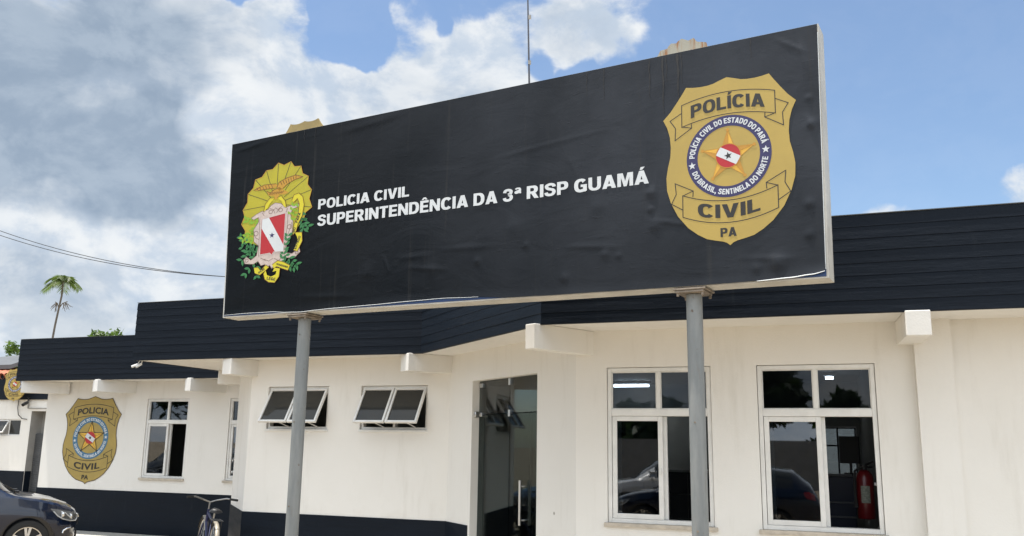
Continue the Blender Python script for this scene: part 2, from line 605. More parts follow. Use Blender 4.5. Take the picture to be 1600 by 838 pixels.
def catmull(pts, n=6, closed=False):
    pts = [Vector(p) for p in pts]
    N = len(pts)
    out = []
    for i in range(N if closed else N - 1):
        if closed: p0, p1, p2, p3 = pts[i - 1], pts[i], pts[(i + 1) % N], pts[(i + 2) % N]
        else: p0, p1, p2, p3 = pts[max(i - 1, 0)], pts[i], pts[i + 1], pts[min(i + 2, N - 1)]
        for j in range(n):
            t = j / n
            out.append(0.5 * ((2 * p1) + (p2 - p0) * t + (2 * p0 - 5 * p1 + 4 * p2 - p3) * t * t + (3 * p1 - p0 - 3 * p2 + p3) * t ** 3))
    if not closed: out.append(pts[-1])
    return out


_tc = {}


def text2d(body, bold=0.03, space=1.0):
    """outline of a word as 2-D mesh: vertices, faces, left, right, cap height"""
    key = (body, bold, space)
    if key in _tc: return _tc[key]
    c = bpy.data.curves.new('lettering', 'FONT')
    c.body = body
    c.size = 1
    c.offset = bold
    c.resolution_u = 4
    c.space_character = space
    o = bpy.data.objects.new('lettering', c)
    COL.objects.link(o)
    dg = bpy.context.evaluated_depsgraph_get()
    me = bpy.data.meshes.new_from_object(o.evaluated_get(dg))
    vs = [(v.co.x, v.co.y) for v in me.vertices]
    fs = [list(p.vertices) for p in me.polygons]
    bpy.data.objects.remove(o)
    bpy.data.curves.remove(c)
    bpy.data.meshes.remove(me)
    xs = [v[0] for v in vs]
    cap = 0.727 + bold
    _tc[key] = (vs, fs, min(xs), max(xs), cap)
    return _tc[key]


def star_pts(cx, cy, r, inner=0.4, rot=90, n=5):
    out = []
    for i in range(2 * n):
        q = r if i % 2 == 0 else r * inner
        an = R(rot + i * 180 / n)
        out.append((cx + q * math.cos(an), cy + q * math.sin(an)))
    return out


def circle_pts(cx, cy, r, n=40):
    return [(cx + r * math.cos(2 * math.pi * i / n), cy + r * math.sin(2 * math.pi * i / n)) for i in range(n)]


# ------------------------------------------------------------------ heavy grotesque capitals, drawn as outlines (cap height 1)
SV, SH = 0.228, 0.188


def _ell(cx, cy, rx, ry, a0, a1, n=14, pw=0.82):
    out = []
    for i in range(n + 1):
        a = R(a0 + (a1 - a0) * i / n)
        c, s_ = math.cos(a), math.sin(a)
        out.append((cx + rx * math.copysign(abs(c) ** pw, c), cy + ry * math.copysign(abs(s_) ** pw, s_)))
    return out


def _band(cx, cy, rx, ry, a0, a1, n=22):
    return _ell(cx, cy, rx, ry, a0, a1, n) + _ell(cx, cy, rx - SV, ry - SH, a1, a0, n)


def _strip(pts, w0, w1=None):
    """outline of a stroke with changing width"""
    P = [Vector((x, y, 0)) for x, y in pts]
    P = catmull(P, 5)
    n = len(P)
    L, Rr = [], []
    for i in range(n):
        d = (P[min(i + 1, n - 1)] - P[max(i - 1, 0)]).normalized()
        # thicker where the stroke runs upright
        w = (SV * abs(d.y) + SH * abs(d.x)) / max(1e-6, abs(d.x) + abs(d.y))
        L.append((P[i].x - d.y * w / 2, P[i].y + d.x * w / 2))
        Rr.append((P[i].x + d.y * w / 2, P[i].y - d.x * w / 2))
    return L + Rr[::-1]


def _glyphs():
    g = {}
    v, h = SV, SH
    g['I'] = (v, [([(0, 0), (v, 0), (v, 1), (0, 1)], [])])
    g['L'] = (.60, [([(0, 0), (.60, 0), (.60, h), (v, h), (v, 1), (0, 1)], [])])
    g['T'] = (.68, [([(.34 - v / 2, 0), (.34 + v / 2, 0), (.34 + v / 2, 1 - h), (.68, 1 - h), (.68, 1), (0, 1), (0, 1 - h), (.34 - v / 2, 1 - h)], [])])
    g['E'] = (.64, [([(0, 0), (.64, 0), (.64, h), (v, h), (v, .41), (.58, .41), (.58, .60), (v, .60), (v, 1 - h), (.63, 1 - h), (.63, 1), (0, 1)], [])])
    g['N'] = (.76, [([(0, 0), (v - .01, 0), (v - .01, .56), (.76 - v, 0), (.76, 0), (.76, 1), (.77 - v, 1), (.77 - v, .44), (v, 1), (0, 1)], [])])
    g['M'] = (.92, [([(0, 0), (.215, 0), (.215, .68), (.375, 0), (.545, 0), (.705, .68), (.705, 0), (.92, 0), (.92, 1), (.60, 1), (.46, .40), (.32, 1), (0, 1)], [])])
    g['V'] = (.80, [([(.265, 0), (.535, 0), (.80, 1), (.545, 1), (.40, .33), (.255, 1), (0, 1)], [])])
    g['A'] = (.82, [([(0, 0), (.255, 0), (.305, .165), (.515, .165), (.565, 0), (.82, 0), (.545, 1), (.275, 1)], [[(.355, .345), (.465, .345), (.41, .62)]])])
    g['O'] = (.80, [(_ell(.40, .5, .40, .515, 0, 360, 44)[:-1], [_ell(.40, .5, .40 - v, .515 - h, 0, 360, 36)[:-1]])])
    g['C'] = (.76, [(_ell(.40, .5, .40, .515, 38, 322, 36) + [(.50, .305)] + _ell(.40, .5, .155, .31, 310, 50, 24) + [(.50, .68)], [])])
    g['G'] = (.80, [(_ell(.40, .5, .40, .515, 42, 295, 34) + [(.68, -.0), (.78, .07), (.78, .56), (.40, .56), (.40, .38), (.545, .38), (.545, .225)] + _ell(.40, .5, .155, .31, 285, 55, 22) + [(.51, .68)], [])])
    g['D'] = (.76, [([(0, 0)] + [(.34, 0)] + _ell(.34, .5, .42, .5, -80, 80, 20) + [(.34, 1), (0, 1)], [[(v, h), (.31, h)] + _ell(.31, .5, .205, .5 - h, -80, 80, 16) + [(.31, 1 - h), (v, 1 - h)]])])
    g['P'] = (.70, [([(0, 0), (v, 0), (v, .36), (.38, .36)] + _ell(.38, .68, .32, .32, -80, 80, 16) + [(.38, 1), (0, 1)], [[(v, .545), (.34, .545)] + _ell(.34, .68, .115, .135, -80, 80, 10) + [(.34, .815), (v, .815)]])])
    g['R'] = (.78, [([(0, 0), (v, 0), (v, .38), (.30, .38), (.50, 0), (.78, 0), (.60, .36)] + [(.56, .42)] + _ell(.40, .70, .32, .30, -50, 80, 14) + [(.40, 1), (0, 1)], [[(v, .555), (.36, .555)] + _ell(.36, .685, .115, .13, -80, 80, 10) + [(.36, .815), (v, .815)]])])
    g['B'] = (.74, [([(0, 0), (.40, 0)] + _ell(.40, .28, .34, .28, -80, 40, 12) + [(.60, .535)] + _ell(.38, .745, .32, .255, -35, 80, 12) + [(.38, 1), (0, 1)],
                     [[(v, .17), (.36, .17)] + _ell(.36, .30, .12, .125, -80, 80, 8) + [(.36, .43), (v, .43)], [(v, .60), (.34, .60)] + _ell(.34, .715, .11, .11, -80, 80, 8) + [(.34, .83), (v, .83)]])])
    g['U'] = (.76, [([(0, 1)] + _ell(.38, .38, .38, .395, 180, 360, 24) + [(.76, 1), (.76 - v, 1)] + _ell(.38, .38, .38 - v, .395 - h, 360, 180, 18) + [(v, 1)], [])])
    g['S'] = (.72, [(_strip([(.605, .70), (.56, .845), (.36, .912), (.16, .84), (.125, .73), (.20, .60), (.37, .525), (.535, .455), (.60, .29), (.50, .13), (.33, .088), (.14, .155), (.10, .30)], v), [])])
    g['3'] = (.68, [(_strip([(.115, .70), (.16, .85), (.33, .91), (.50, .85), (.545, .74), (.49, .60), (.34, .535)], v), []), (_strip([(.355, .515), (.50, .465), (.565, .30), (.50, .15), (.33, .085), (.15, .15), (.10, .30)], v), [])])
    g['J'] = g['I']
    g[','] = (.23, [([(.0, 0), (.05, -.22), (.14, -.22), (.23, .0), (.23, .21), (0, .21)], [])])
    # raised small a
    b = .53
    g['ª'] = (.46, [([(.36 - .0, b), (.47, b), (.455, b + .09), (.455, b + .31)] + _ell(.245, b + .30, .21, .175, 8, 165, 12) + [(.185, b + .315)] + _ell(.235, b + .30, .07, .055, 150, 20, 6) + [(.30, b + .285), (.18, b + .255), (.06, b + .21), (.005, b + .11), (.06, b + .01), (.16, b - .02), (.27, b + .01), (.32, b + .05)], [])])
    for k_, base, acc in (('Í', 'I', [[(.02, 1.06), (.16, 1.06), (.30, 1.27), (.07, 1.27)]]), ('Á', 'A', [[(.31, 1.06), (.45, 1.06), (.60, 1.27), (.37, 1.27)]]), ('Ê', 'E', [[(.10, 1.06), (.24, 1.06), (.32, 1.15), (.40, 1.06), (.54, 1.06), (.40, 1.26), (.24, 1.26)]])):
        g[k_] = (g[base][0], g[base][1] + [(a_, []) for a_ in acc])
    g[' '] = (.22, [])
    return g


GLY = _glyphs()
_hc = {}


def heavy2d(body, gap=0.075):
    key = (body, gap)
    if key in _hc: return _hc[key]
    x, vs, fs = 0.0, [], []
    for ch in body:
        wd_, polys = GLY[ch]
        for outer, holes in polys:
            loops = [outer] + holes
            pts = [q for lp in loops for q in lp]
            tr = tessellate_polygon([[Vector((px, py, 0)) for px, py in lp] for lp in loops])
            i0 = len(vs)
            # split long edges so that warped words stay smooth
            vs += [(x + px, py) for px, py in pts]
            fs += [[i0 + t for t in tri] for tri in tr]
        x += wd_ + gap
    xs = [v[0] for v in vs]
    _hc[key] = (vs, fs, min(xs), max(xs), 1.0)
    return _hc[key]


def put_text(mb, body, x0, x1, cap, base, place, bold=0.03, space=1.0, heavy=True):
    """fits the word between x0 and x1; base(x) gives the baseline height"""
    vs, fs, a, b, c = heavy2d(body, 0.075 * space) if heavy else text2d(body, bold, space)
    out = []
    for (x, y) in vs:
        X = x0 + (x - a) / (b - a) * (x1 - x0)
        Y = base(X) + y / c * cap
        out.append(place(X, Y))
    mb.mesh(out, fs)


def put_arc_text(mb, body, a0, a1, rad, cap, place, inward=False, bold=0.03, space=1.0, heavy=True):
    vs, fs, a, b, c = heavy2d(body, 0.10 * space) if heavy else text2d(body, bold, space)
    out = []
    for (x, y) in vs:
        an = R(a0 + (x - a) / (b - a) * (a1 - a0))
        rr = rad - y / c * cap if inward else rad + y / c * cap
        out.append(place(rr * math.cos(an), rr * math.sin(an)))
    mb.mesh(out, fs)


# ------------------------------------------------------------------ ground
g = MB()
g.poly([(-400, -400, 0), (400, -400, 0), (400, 400, 0), (-400, 400, 0)])
tag(g.build('ground', M_GROUND), kind='structure')
g = MB()
for pts in ([(-13.9, 10.9), (-8.3, 10.9), (-8.05, 11.93), (-13.9, 11.93)], [(-8.3, 10.0), (-7.15, 8.5), (-4.6, 8.5), (-2.5, 6.6), (6, 6.6), (6, 7.5), (-2.23, 7.5), (-4.27, 9.28), (-7.04, 9.28), (-7.97, 10.24), (-8.05, 10.88)]):
    n = len(pts)
    tr = tessellate_polygon([[Vector((x, y, 0)) for x, y in pts]])
    g.mesh([(x, y, 0.05) for x, y in pts], [tuple(t) for t in tr])
    for i in range(n):
        a, b = pts[i], pts[(i + 1) % n]
        g.poly([(*a, 0.0), (*b, 0.0), (*b, 0.05), (*a, 0.05)])
tag(g.build('pavement', M_PAVE), kind='structure')


# ------------------------------------------------------------------ walls with openings
def wall(mb, P, Q, z0, z1, holes=(), th=0.15):
    """wall from P to Q (outside on the right hand of P->Q), holes (s0, s1, za, zb)"""
    P, Q = Vector(P), Vector(Q)
    d = (Q - P).normalized()
    L = (Q - P).length
    nin = Vector((-d.y, d.x))
    at = lambda s, z, o=0.0: (P.x + d.x * s + nin.x * o, P.y + d.y * s + nin.y * o, z)
    ss = sorted({0.0, L} | {h[0] for h in holes} | {h[1] for h in holes})
    zs = sorted({z0, z1} | {h[2] for h in holes} | {h[3] for h in holes})
    for i in range(len(ss) - 1):
        for j in range(len(zs) - 1):
            sm, zm = (ss[i] + ss[i + 1]) / 2, (zs[j] + zs[j + 1]) / 2
            if any(h[0] < sm < h[1] and h[2] < zm < h[3] for h in holes): continue
            for o in (0.0, th):
                mb.poly([at(ss[i], zs[j], o), at(ss[i + 1], zs[j], o), at(ss[i + 1], zs[j + 1], o), at(ss[i], zs[j + 1], o)])
    for (a, b, za, zb) in holes:
        for (p, q) in (((a, za), (a, zb)), ((b, za), (b, zb)), ((a, zb), (b, zb)), ((a, za), (b, za))):
            mb.poly([at(*p), at(*q), at(*q, th), at(*p, th)])
    mb.poly([at(0, z1), at(L, z1), at(L, z1, th), at(0, z1, th)])


def sweep(mb, path, prof, closed_prof=True):
    """extrude a profile of (outward offset, z) along a ground path, mitred; outside is on the right hand"""
    n = len(path)
    P = [Vector(p) for p in path]
    outs = []
    for i in range(n):
        d1 = (P[i] - P[i - 1]).normalized() if i > 0 else (P[1] - P[0]).normalized()
        d2 = (P[i + 1] - P[i]).normalized() if i < n - 1 else d1
        n1, n2 = Vector((d1.y, -d1.x)), Vector((d2.y, -d2.x))
        m = (n1 + n2).normalized()
        outs.append(m / max(0.3, m.dot(n1)))
    k = len(prof)
    vs = [(P[i].x + outs[i].x * o, P[i].y + outs[i].y * o, z) for i in range(n) for (o, z) in prof]
    fs = []
    for i in range(n - 1):
        for j in range(k):
            jj = (j + 1) % k
            fs.append((i * k + j, i * k + jj, (i + 1) * k + jj, (i + 1) * k + j))
    fs.append(tuple(range(k)))
    fs.append(tuple((n - 1) * k + j for j in range(k))[::-1])
    mb.mesh(vs, fs)


def clapboard(z0, z1, n, back=-0.03, lip=0.0):
    prof = []
    h = (z1 - z0) / n
    for i in range(n):
        prof += [(-0.004, z0 + i * h), (0.0, z0 + i * h + 0.004), (0.0, z0 + (i + 1) * h - 0.003)]
    return prof + [(back, z1), (back, z0)]


def courses(mb, path, z0, z1, n, back=-0.03, amp=0.0035, seed=1, step=0.55):
    """wall of laid courses: every course a little in or out of the next, changing along the wall"""
    r = random.Random(seed)
    P = [Vector(p) for p in path]
    pts, corner = [], []
    for i in range(len(P) - 1):
        L = (P[i + 1] - P[i]).length
        k = max(1, int(L / step))
        for j in range(k):
            t = j / k if j == 0 else (j + r.uniform(-0.25, 0.25)) / k
            pts.append(P[i].lerp(P[i + 1], t))
    pts.append(P[-1])
    offs = []
    for i in range(len(pts)):
        d1 = (pts[i] - pts[i - 1]).normalized() if i > 0 else (pts[1] - pts[0]).normalized()
        d2 = (pts[i + 1] - pts[i]).normalized() if i < len(pts) - 1 else d1
        n1, n2 = Vector((d1.y, -d1.x)), Vector((d2.y, -d2.x))
        m = (n1 + n2).normalized()
        offs.append(m / max(0.3, m.dot(n1)))
    h = (z1 - z0) / n
    k = 3 * n + 2
    vs = []
    cur = [r.uniform(-amp, amp) for _ in range(n)]
    for i in range(len(pts)):
        row = []
        for c in range(n):
            cur[c] = 0.55 * cur[c] + r.uniform(-amp, amp) * 0.6
            wob = r.uniform(-0.0015, 0.0015)
            row += [(-0.003, z0 + c * h), (cur[c] + 0.0015, z0 + c * h + 0.004 + wob), (cur[c] - 0.001, z0 + (c + 1) * h - 0.003 + wob)]
        row += [(back, z1), (back, z0)]
        vs += [(pts[i].x + offs[i].x * o, pts[i].y + offs[i].y * o, z) for (o, z) in row]
    fs = []
    for i in range(len(pts) - 1):
        for j in range(k):
            jj = (j + 1) % k
            fs.append((i * k + j, i * k + jj, (i + 1) * k + jj, (i + 1) * k + j))
    fs.append(tuple(range(k)))
    fs.append(tuple((len(pts) - 1) * k + j for j in range(k))[::-1])
    mb.mesh(vs, fs)


station = thing('police_station', 'long white police building with dark navy parapets, brackets and a corner glass entrance', 'building', (-4, 9, 0))
WING_Y, BLOCK_Y, RIGHT_Y = 11.95, 9.30, 7.52
Z_SOF, Z_SOFW = 2.60, 2.57
W = [(-13.43, 14.4), (-13.43, WING_Y), (-7.95, WING_Y), (-7.95, 10.25), (-7.03, BLOCK_Y), (-4.266, BLOCK_Y), (-2.22, RIGHT_Y), (4.5, RIGHT_Y), (4.5, 14.4)]
WIN_L = (2.285, 3.17, 0.95, 2.272)          # along the wing wall
WIN_L2 = (4.00, 4.88, 0.95, 2.272)
AWN = [(0.262, 1.14, 1.735, 2.265), (1.594, 2.483, 1.735, 2.265)]
WIN_R = [(0.28, 1.18, 0.95, 2.274), (1.555, 2.465, 0.95, 2.274)]
DOOR = (0.605, 2.025, 0.05, 2.277)
w = MB()
wall(w, W[0], W[1], 0, Z_SOFW)
wall(w, W[1], W[2], 0, Z_SOFW, [WIN_L, WIN_L2])
wall(w, W[2], W[3], 0, Z_SOF)
wall(w, W[3], W[4], 0, Z_SOF)
wall(w, W[4], W[5], 0, Z_SOF, AWN)
wall(w, W[5], W[6], 0, Z_SOF, [DOOR])
wall(w, W[6], W[7], 0, Z_SOF, WIN_R)
wall(w, W[7], W[8], 0, Z_SOF)
w.build('wall', M_WALL, station)
# back wall with the far window, inner walls
w = MB()
wall(w, (4.5, 14.4), (-13.43, 14.4), 0, Z_SOF, [(4.5 - 0.15, 4.5 + 0.33, 1.12, 1.93)])
wall(w, (-7.9, 10.5), (-4.55, 10.5), 0, Z_SOF, th=0.1)
wall(w, (-4.45, 10.6), (-4.45, 9.6), 0, Z_SOF, th=0.1)
wall(w, (-7.9, 14.35), (-7.9, 10.6), 0, Z_SOF, th=0.1)
wall(w, (0.42, 7.69), (0.30, 14.38), 0, Z_SOF, th=0.1)
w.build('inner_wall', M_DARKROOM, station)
w = MB()
w.poly([(-13.3, 12.1, 0.06), (-7.9, 12.1, 0.06), (-7.0, 9.45, 0.06), (-4.3, 9.45, 0.06), (-2.3, 7.67, 0.06), (4.4, 7.67, 0.06), (4.4, 14.35, 0.06), (-13.3, 14.35, 0.06)])
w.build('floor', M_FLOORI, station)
# pilaster right of the second window
w = MB()
w.box((0.536, 7.435, 0), (0.799, 7.522, Z_SOF))
w.build('pilaster', M_WALL, station)
# soffit slabs (ceiling inside, eaves outside)
FA = [(-8.60, 11.9), (-8.60, 8.88), (-4.448, 8.88), (-2.352, 6.925), (4.9, 6.925), (4.9, 14.6)]
FW = [(-13.56, 14.5), (-13.56, 11.36), (-8.62, 11.36)]
w = MB()


def slab(mb, pts, z0, z1):
    tr = tessellate_polygon([[Vector((x, y, 0)) for x, y in pts]])
    n = len(pts)
    for z in (z0, z1): mb.mesh([(x, y, z) for x, y in pts], [tuple(t) for t in tr])
    for i in range(n):
        a, b = pts[i], pts[(i + 1) % n]
        mb.poly([(*a, z0), (*b, z0), (*b, z1), (*a, z1)])


slab(w, [(-8.575, 14.57), (-8.575, 8.905), (-4.438, 8.905), (-2.342, 6.95), (4.87, 6.95), (4.87, 14.57)], Z_SOF, Z_SOF + 0.11)
slab(w, [(-13.535, 14.57), (-13.535, 11.385), (-8.58, 11.385), (-8.58, 14.57)], Z_SOFW, Z_SOFW + 0.11)
w.build('soffit', M_WALL, station)
w = MB()
courses(w, FA, 2.592, 3.345, 8, seed=3, amp=0.0015)
w.build('parapet', M_NAVY, station)
w = MB()
courses(w, FW, 2.562, 3.290, 8, seed=4, amp=0.0015)
w.build('parapet', M_NAVY, station)
# thin pale flashing along the parapet tops
w = MB()
sweep(w, FA, [(0.004, 3.346), (0.006, 3.352), (-0.035, 3.352), (-0.033, 3.346)])
sweep(w, FW, [(0.003, 3.291), (0.005, 3.297), (-0.035, 3.297), (-0.033, 3.291)])
w.build('parapet_coping', mat('grey_coping', (0.10, 0.11, 0.12), 0.6), station)
# dado
def dado(path, z):
    w = MB()
    sweep(w, path, [(0.009, 0.0), (0.009, z - 0.004), (0.006, z), (0.002, z), (0.002, 0.0)])
    w.build('dado', M_NAVY, station)
dado([(-13.431, 13.5), (-13.431, WING_Y), (-7.95, WING_Y)], 0.735)
dado([(-7.95, 11.90), (-7.95, 10.25), (-7.03, BLOCK_Y), (-4.266, BLOCK_Y), (-3.845, 8.933)], 0.742)

# brackets under the eaves
def bracket(a, b, wd, z0, z1):
    a, b = Vector((*a, 0)), Vector((*b, 0))
    d = (b - a).normalized()
    M = Matrix.Translation(a) @ Matrix(((d.x, -d.y, 0, 0), (d.y, d.x, 0, 0), (0, 0, 1, 0), (0, 0, 0, 1)))
    m = MB()
    m.bbox((0, -wd / 2, z0), ((b - a).length, wd / 2, z1), 0.006, M)
    m.build('bracket', M_WALL, station)
bracket((-7.12, 8.90), (-7.0, 9.42), 0.165, 2.396, 2.599)
bracket((-4.66, 8.905), (-4.26, 9.42), 0.21, 2.396, 2.599)
bracket((-2.44, 6.90), (-2.10, 7.56), 0.115, 2.386, 2.599)
bracket((0.540, 6.91), (0.50, 7.56), 0.17, 2.414, 2.599)
bracket((-8.57, 10.62), (-7.93, 10.62), 0.17, 2.40, 2.599)
bracket((-9.81, 11.35), (-9.60, 11.98), 0.165, 2.360, 2.569)
bracket((-11.735, 11.35), (-11.50, 11.98), 0.18, 2.362, 2.569)
bracket((-13.49, 11.43), (-12.95, 11.97), 0.18, 2.362, 2.569)


# ------------------------------------------------------------------ windows
def wframe(P, Q, hole):
    P, Q = Vector(P), Vector(Q)
    d = (Q - P).normalized()
    return Matrix(((d.x, -d.y, 0, P.x + d.x * hole[0]), (d.y, d.x, 0, P.y + d.y * hole[0]), (0, 0, 1, hole[2]), (0, 0, 0, 1)))


def rect_frame(mb, x0, x1, z0, z1, t, y0, y1, M, c=0.003):
    mb.bbox((x0, y0, z0), (x0 + t, y1, z1), c, M)
    mb.bbox((x1 - t, y0, z0), (x1, y1, z1), c, M)
    mb.bbox((x0 + t, y0 + .001, z0), (x1 - t, y1 - .001, z0 + t), c, M)
    mb.bbox((x0 + t, y0 + .001, z1 - t), (x1 - t, y1 - .001, z1), c, M)


def pane(win, M, x0, x1, z0, z1, y, m=None):
    p = MB()
    p.box((x0, y, z0), (x1, y + 0.004, z1), M)
    return p.build('pane', m or M_GLASS, win)


def sliding_window(P, Q, hole, open_right=True):
    M = wframe(P, Q, hole)
    wd, ht = hole[1] - hole[0], hole[3] - hole[2]
    f = MB()
    rect_frame(f, 0.004, wd - 0.004, 0.012, ht - 0.004, 0.034, 0.015, 0.105, M)
    tz = 0.935
    f.bbox((0.038, 0.014, tz - 0.03), (wd - 0.038, 0.104, tz + 0.03), 0.004, M)          # transom
    f.bbox((wd / 2 - 0.017, 0.02, tz + 0.03), (wd / 2 + 0.017, 0.08, ht - 0.038), 0.003, M)
    rect_frame(f, 0.038, wd / 2 - 0.017, tz + 0.03, ht - 0.038, 0.008, 0.03, 0.06, M, 0.002)
    rect_frame(f, wd / 2 + 0.017, wd - 0.038, tz + 0.03, ht - 0.038, 0.008, 0.03, 0.06, M, 0.002)
    win = f.build('window', M_ALU, station)
    pane(win, M, 0.044, wd / 2 - 0.02, tz + 0.036, ht - 0.044, 0.045, M_UGLASS)
    pane(win, M, wd / 2 + 0.02, wd - 0.044, tz + 0.036, ht - 0.044, 0.045, M_UGLASS)
    for i, (x0, y) in enumerate(((0.042, 0.022), (0.072, 0.062))):       # both leaves slid to the left
        x1 = x0 + wd / 2 - 0.012
        s_ = MB()
        rect_frame(s_, x0, x1, 0.048, tz - 0.032, 0.040, y, y + 0.032, M)
        if i == 0: s_.bbox((x1 - 0.033, y - 0.014, 0.42), (x1 - 0.012, y, 0.47), 0.004, M)
        s_.build('sash', M_ALU, win)
        pane(win, M, x0 + 0.034, x1 - 0.034, 0.082, tz - 0.066, y + 0.014)
    sl_ = MB()
    sl_.bbox((-0.025, -0.035, -0.022), (wd + 0.025, 0.13, 0.011), 0.004, M)
    sl_.build('sill', mat('stone_sill', (0.50, 0.44, 0.36), 0.6, var=0.15, vscale=12), win)
    return win


sliding_window(W[1], W[2], WIN_L)
sliding_window(W[1], W[2], WIN_L2)
for h_ in WIN_R: sliding_window(W[6], W[7], h_)


def awning_window(P, Q, hole, tilt):
    M = wframe(P, Q, hole)
    wd, ht = hole[1] - hole[0], hole[3] - hole[2]
    f = MB()
    rect_frame(f, 0.004, wd - 0.004, 0.012, ht - 0.004, 0.030, 0.03, 0.10, M)
    f.bbox((wd / 2 - 0.015, 0.031, 0.03), (wd / 2 + 0.015, 0.099, ht - 0.034), 0.003, M)
    win = f.build('window', M_ALU, station)
    for k_ in range(2):
        a = 0.030 + k_ * (wd / 2 - 0.022)
        b = a + wd / 2 - 0.038
        hh = ht - 0.055
        H = M @ Matrix.Translation((a, 0.035, ht - 0.035)) @ Matrix.Rotation(-R(tilt), 4, 'X')
        s_ = MB()
        rect_frame(s_, 0, b - a, -hh, 0, 0.026, -0.02, 0.014, H)
        s_.build('sash', M_ALU, win)
        p = MB()
        p.box((0.022, -0.004, -hh + 0.022), (b - a - 0.022, 0.0, -0.022), H)
        p.build('pane', M_TGLASS, win)
        st = MB()
        e1 = H @ Vector(((b - a) * 0.5, 0.0, -hh * 0.92))
        e0 = M @ Vector((a + (b - a) * 0.72, 0.06, 0.03))
        st.tube([e0, e1], 0.006, 6)
        st.build('stay_arm', M_ALU, win)
    sl_ = MB()
    sl_.bbox((-0.012, -0.018, -0.016), (wd + 0.012, 0.13, 0.011), 0.003, M)
    sl_.build('sill', M_ALU, win)


for h_ in AWN: awning_window(W[4], W[5], h_, 31)

# ------------------------------------------------------------------ glass entrance
M = wframe(W[5], W[6], DOOR)
wd, ht = DOOR[1] - DOOR[0], DOOR[3] - DOOR[2]
dr = MB()
dr.box((0.004, 0.085, 1.868), (wd / 2 - 0.003, 0.095, ht - 0.004), M)
dr.box((wd / 2 + 0.003, 0.085, 1.868), (wd - 0.004, 0.095, ht - 0.004), M)
door = dr.build('glass_door', M_DTGLASS, station)
for (a, b) in ((0.006, wd / 2 - 0.004), (wd / 2 + 0.004, wd - 0.006)):
    p = MB()
    p.box((a, 0.0852, 0.012), (b, 0.0952, 1.858), M)
    p.build('door_leaf', M_DGLASS, door)
for (x, z) in ((0.045, 1.862), (wd - 0.06, 1.842), (0.05, ht - 0.05), (wd / 2, ht - 0.04), (wd / 2, 1.865), (wd - 0.05, 0.05), (0.05, 0.05), (wd - 0.03, 0.93)):
    p = MB()
    p.bbox((x - 0.04 if x != wd / 2 else x - 0.018, 0.072, z - 0.022 if x != wd / 2 else z - 0.035), (x + 0.04 if x != wd / 2 else x + 0.018, 0.108, z + 0.022 if x != wd / 2 else z + 0.035), 0.004, M)
    p.build('patch_fitting', M_STEEL, door)
p = MB()
p.lathe([(0.0, 0.0), (0.034, 0.0), (0.034, 0.05), (0.028, 0.056), (0.0, 0.056)], M @ Matrix.Translation((0.022, 0.072, 1.862)) @ Matrix.Rotation(R(90), 4, 'X'), 16)
p.build('pivot_cap', M_STEEL, door)
p = MB()
hx = 1.03
for dx in (0, 0.028):
    p.tube([M @ Vector((hx + dx, 0.04 if dx == 0 else 0.13, 0.78)), M @ Vector((hx + dx, 0.04 if dx == 0 else 0.13, 1.205))], 0.014, 10)
for z in (0.83, 1.15): p.tube([M @ Vector((hx, 0.04, z)), M @ Vector((hx + 0.028, 0.13, z))], 0.008, 8)
p.build('pull_handle', M_STEEL, door)
p = MB()
p.box((0.60, 0.42, 0.06), (1.40, 0.46, 1.90), M)
p.bbox((0.56, 0.40, 0.06), (0.60, 0.48, 1.95), .004, M)
p.build('inner_door', mat('dark_inner_door', (0.010, 0.012, 0.015), 0.4), door)


# ------------------------------------------------------------------ billboard
YB = R(-8.204)
D2 = Vector((math.cos(YB), math.sin(YB), 0))
N2 = Vector((-D2.y, D2.x, 0))                       # points to the back
A0 = Vector((-5.005, 6.0944, 0))


def bd(s, z, off=0.0):
    """point on the sign's face: along it, height, off towards the viewer"""
    p = A0 + D2 * s - N2 * off
    return Vector((p.x, p.y, z))


sign = thing('billboard', 'large black billboard with white lettering and a gold badge on two grey poles', 'billboard', (A0 + D2 * 2.5))
TLc, BLc, BRc, TRc = (0.0, 4.2), (0.056, 2.628), (5.018, 2.588), (5.041, 4.2)
# box of the sign: sheet metal tray
b = MB()
DEP = 0.18
fr, bk = [bd(*c) for c in (TLc, BLc, BRc, TRc)], [bd(*c, -DEP) for c in (TLc, BLc, BRc, TRc)]
b.poly(bk)
for i in range(4):
    j = (i + 1) % 4
    b.poly([fr[i], fr[j], bk[j], bk[i]])
ins = [bd(0.02, 4.185), bd(0.075, 2.645), bd(5.0, 2.605), bd(5.022, 4.185)]
for i in range(4):
    j = (i + 1) % 4
    b.poly([fr[i], fr[j], ins[j], ins[i]])
b.poly(ins)
b.build('sign_box', M_FRAME, sign)
b = MB()
b.poly([bd(0.020, 4.19, 0.003), bd(0.068, 2.638, 0.003), bd(5.004, 2.597, 0.003), bd(5.022, 4.19, 0.003)])
b.build('old_panel', M_BLUE, sign)
# loose black sheet
BOT = [(0.0, 2.648), (0.3, 2.650), (0.616, 2.646), (0.80, 2.632), (0.943, 2.626), (1.1, 2.631), (1.255, 2.635), (1.671, 2.638), (2.009, 2.643), (2.307, 2.646), (2.565, 2.637), (2.927, 2.612), (3.3, 2.606), (4.3, 2.598), (4.6, 2.599), (4.80, 2.604), (4.92, 2.613), (5.03, 2.630)]


def bot(s):
    for i in range(len(BOT) - 1):
        if s <= BOT[i + 1][0]:
            t = (s - BOT[i][0]) / (BOT[i + 1][0] - BOT[i][0])
            t = t * t * (3 - 2 * t)
            return BOT[i][1] + t * (BOT[i + 1][1] - BOT[i][1])
    return BOT[-1][1]


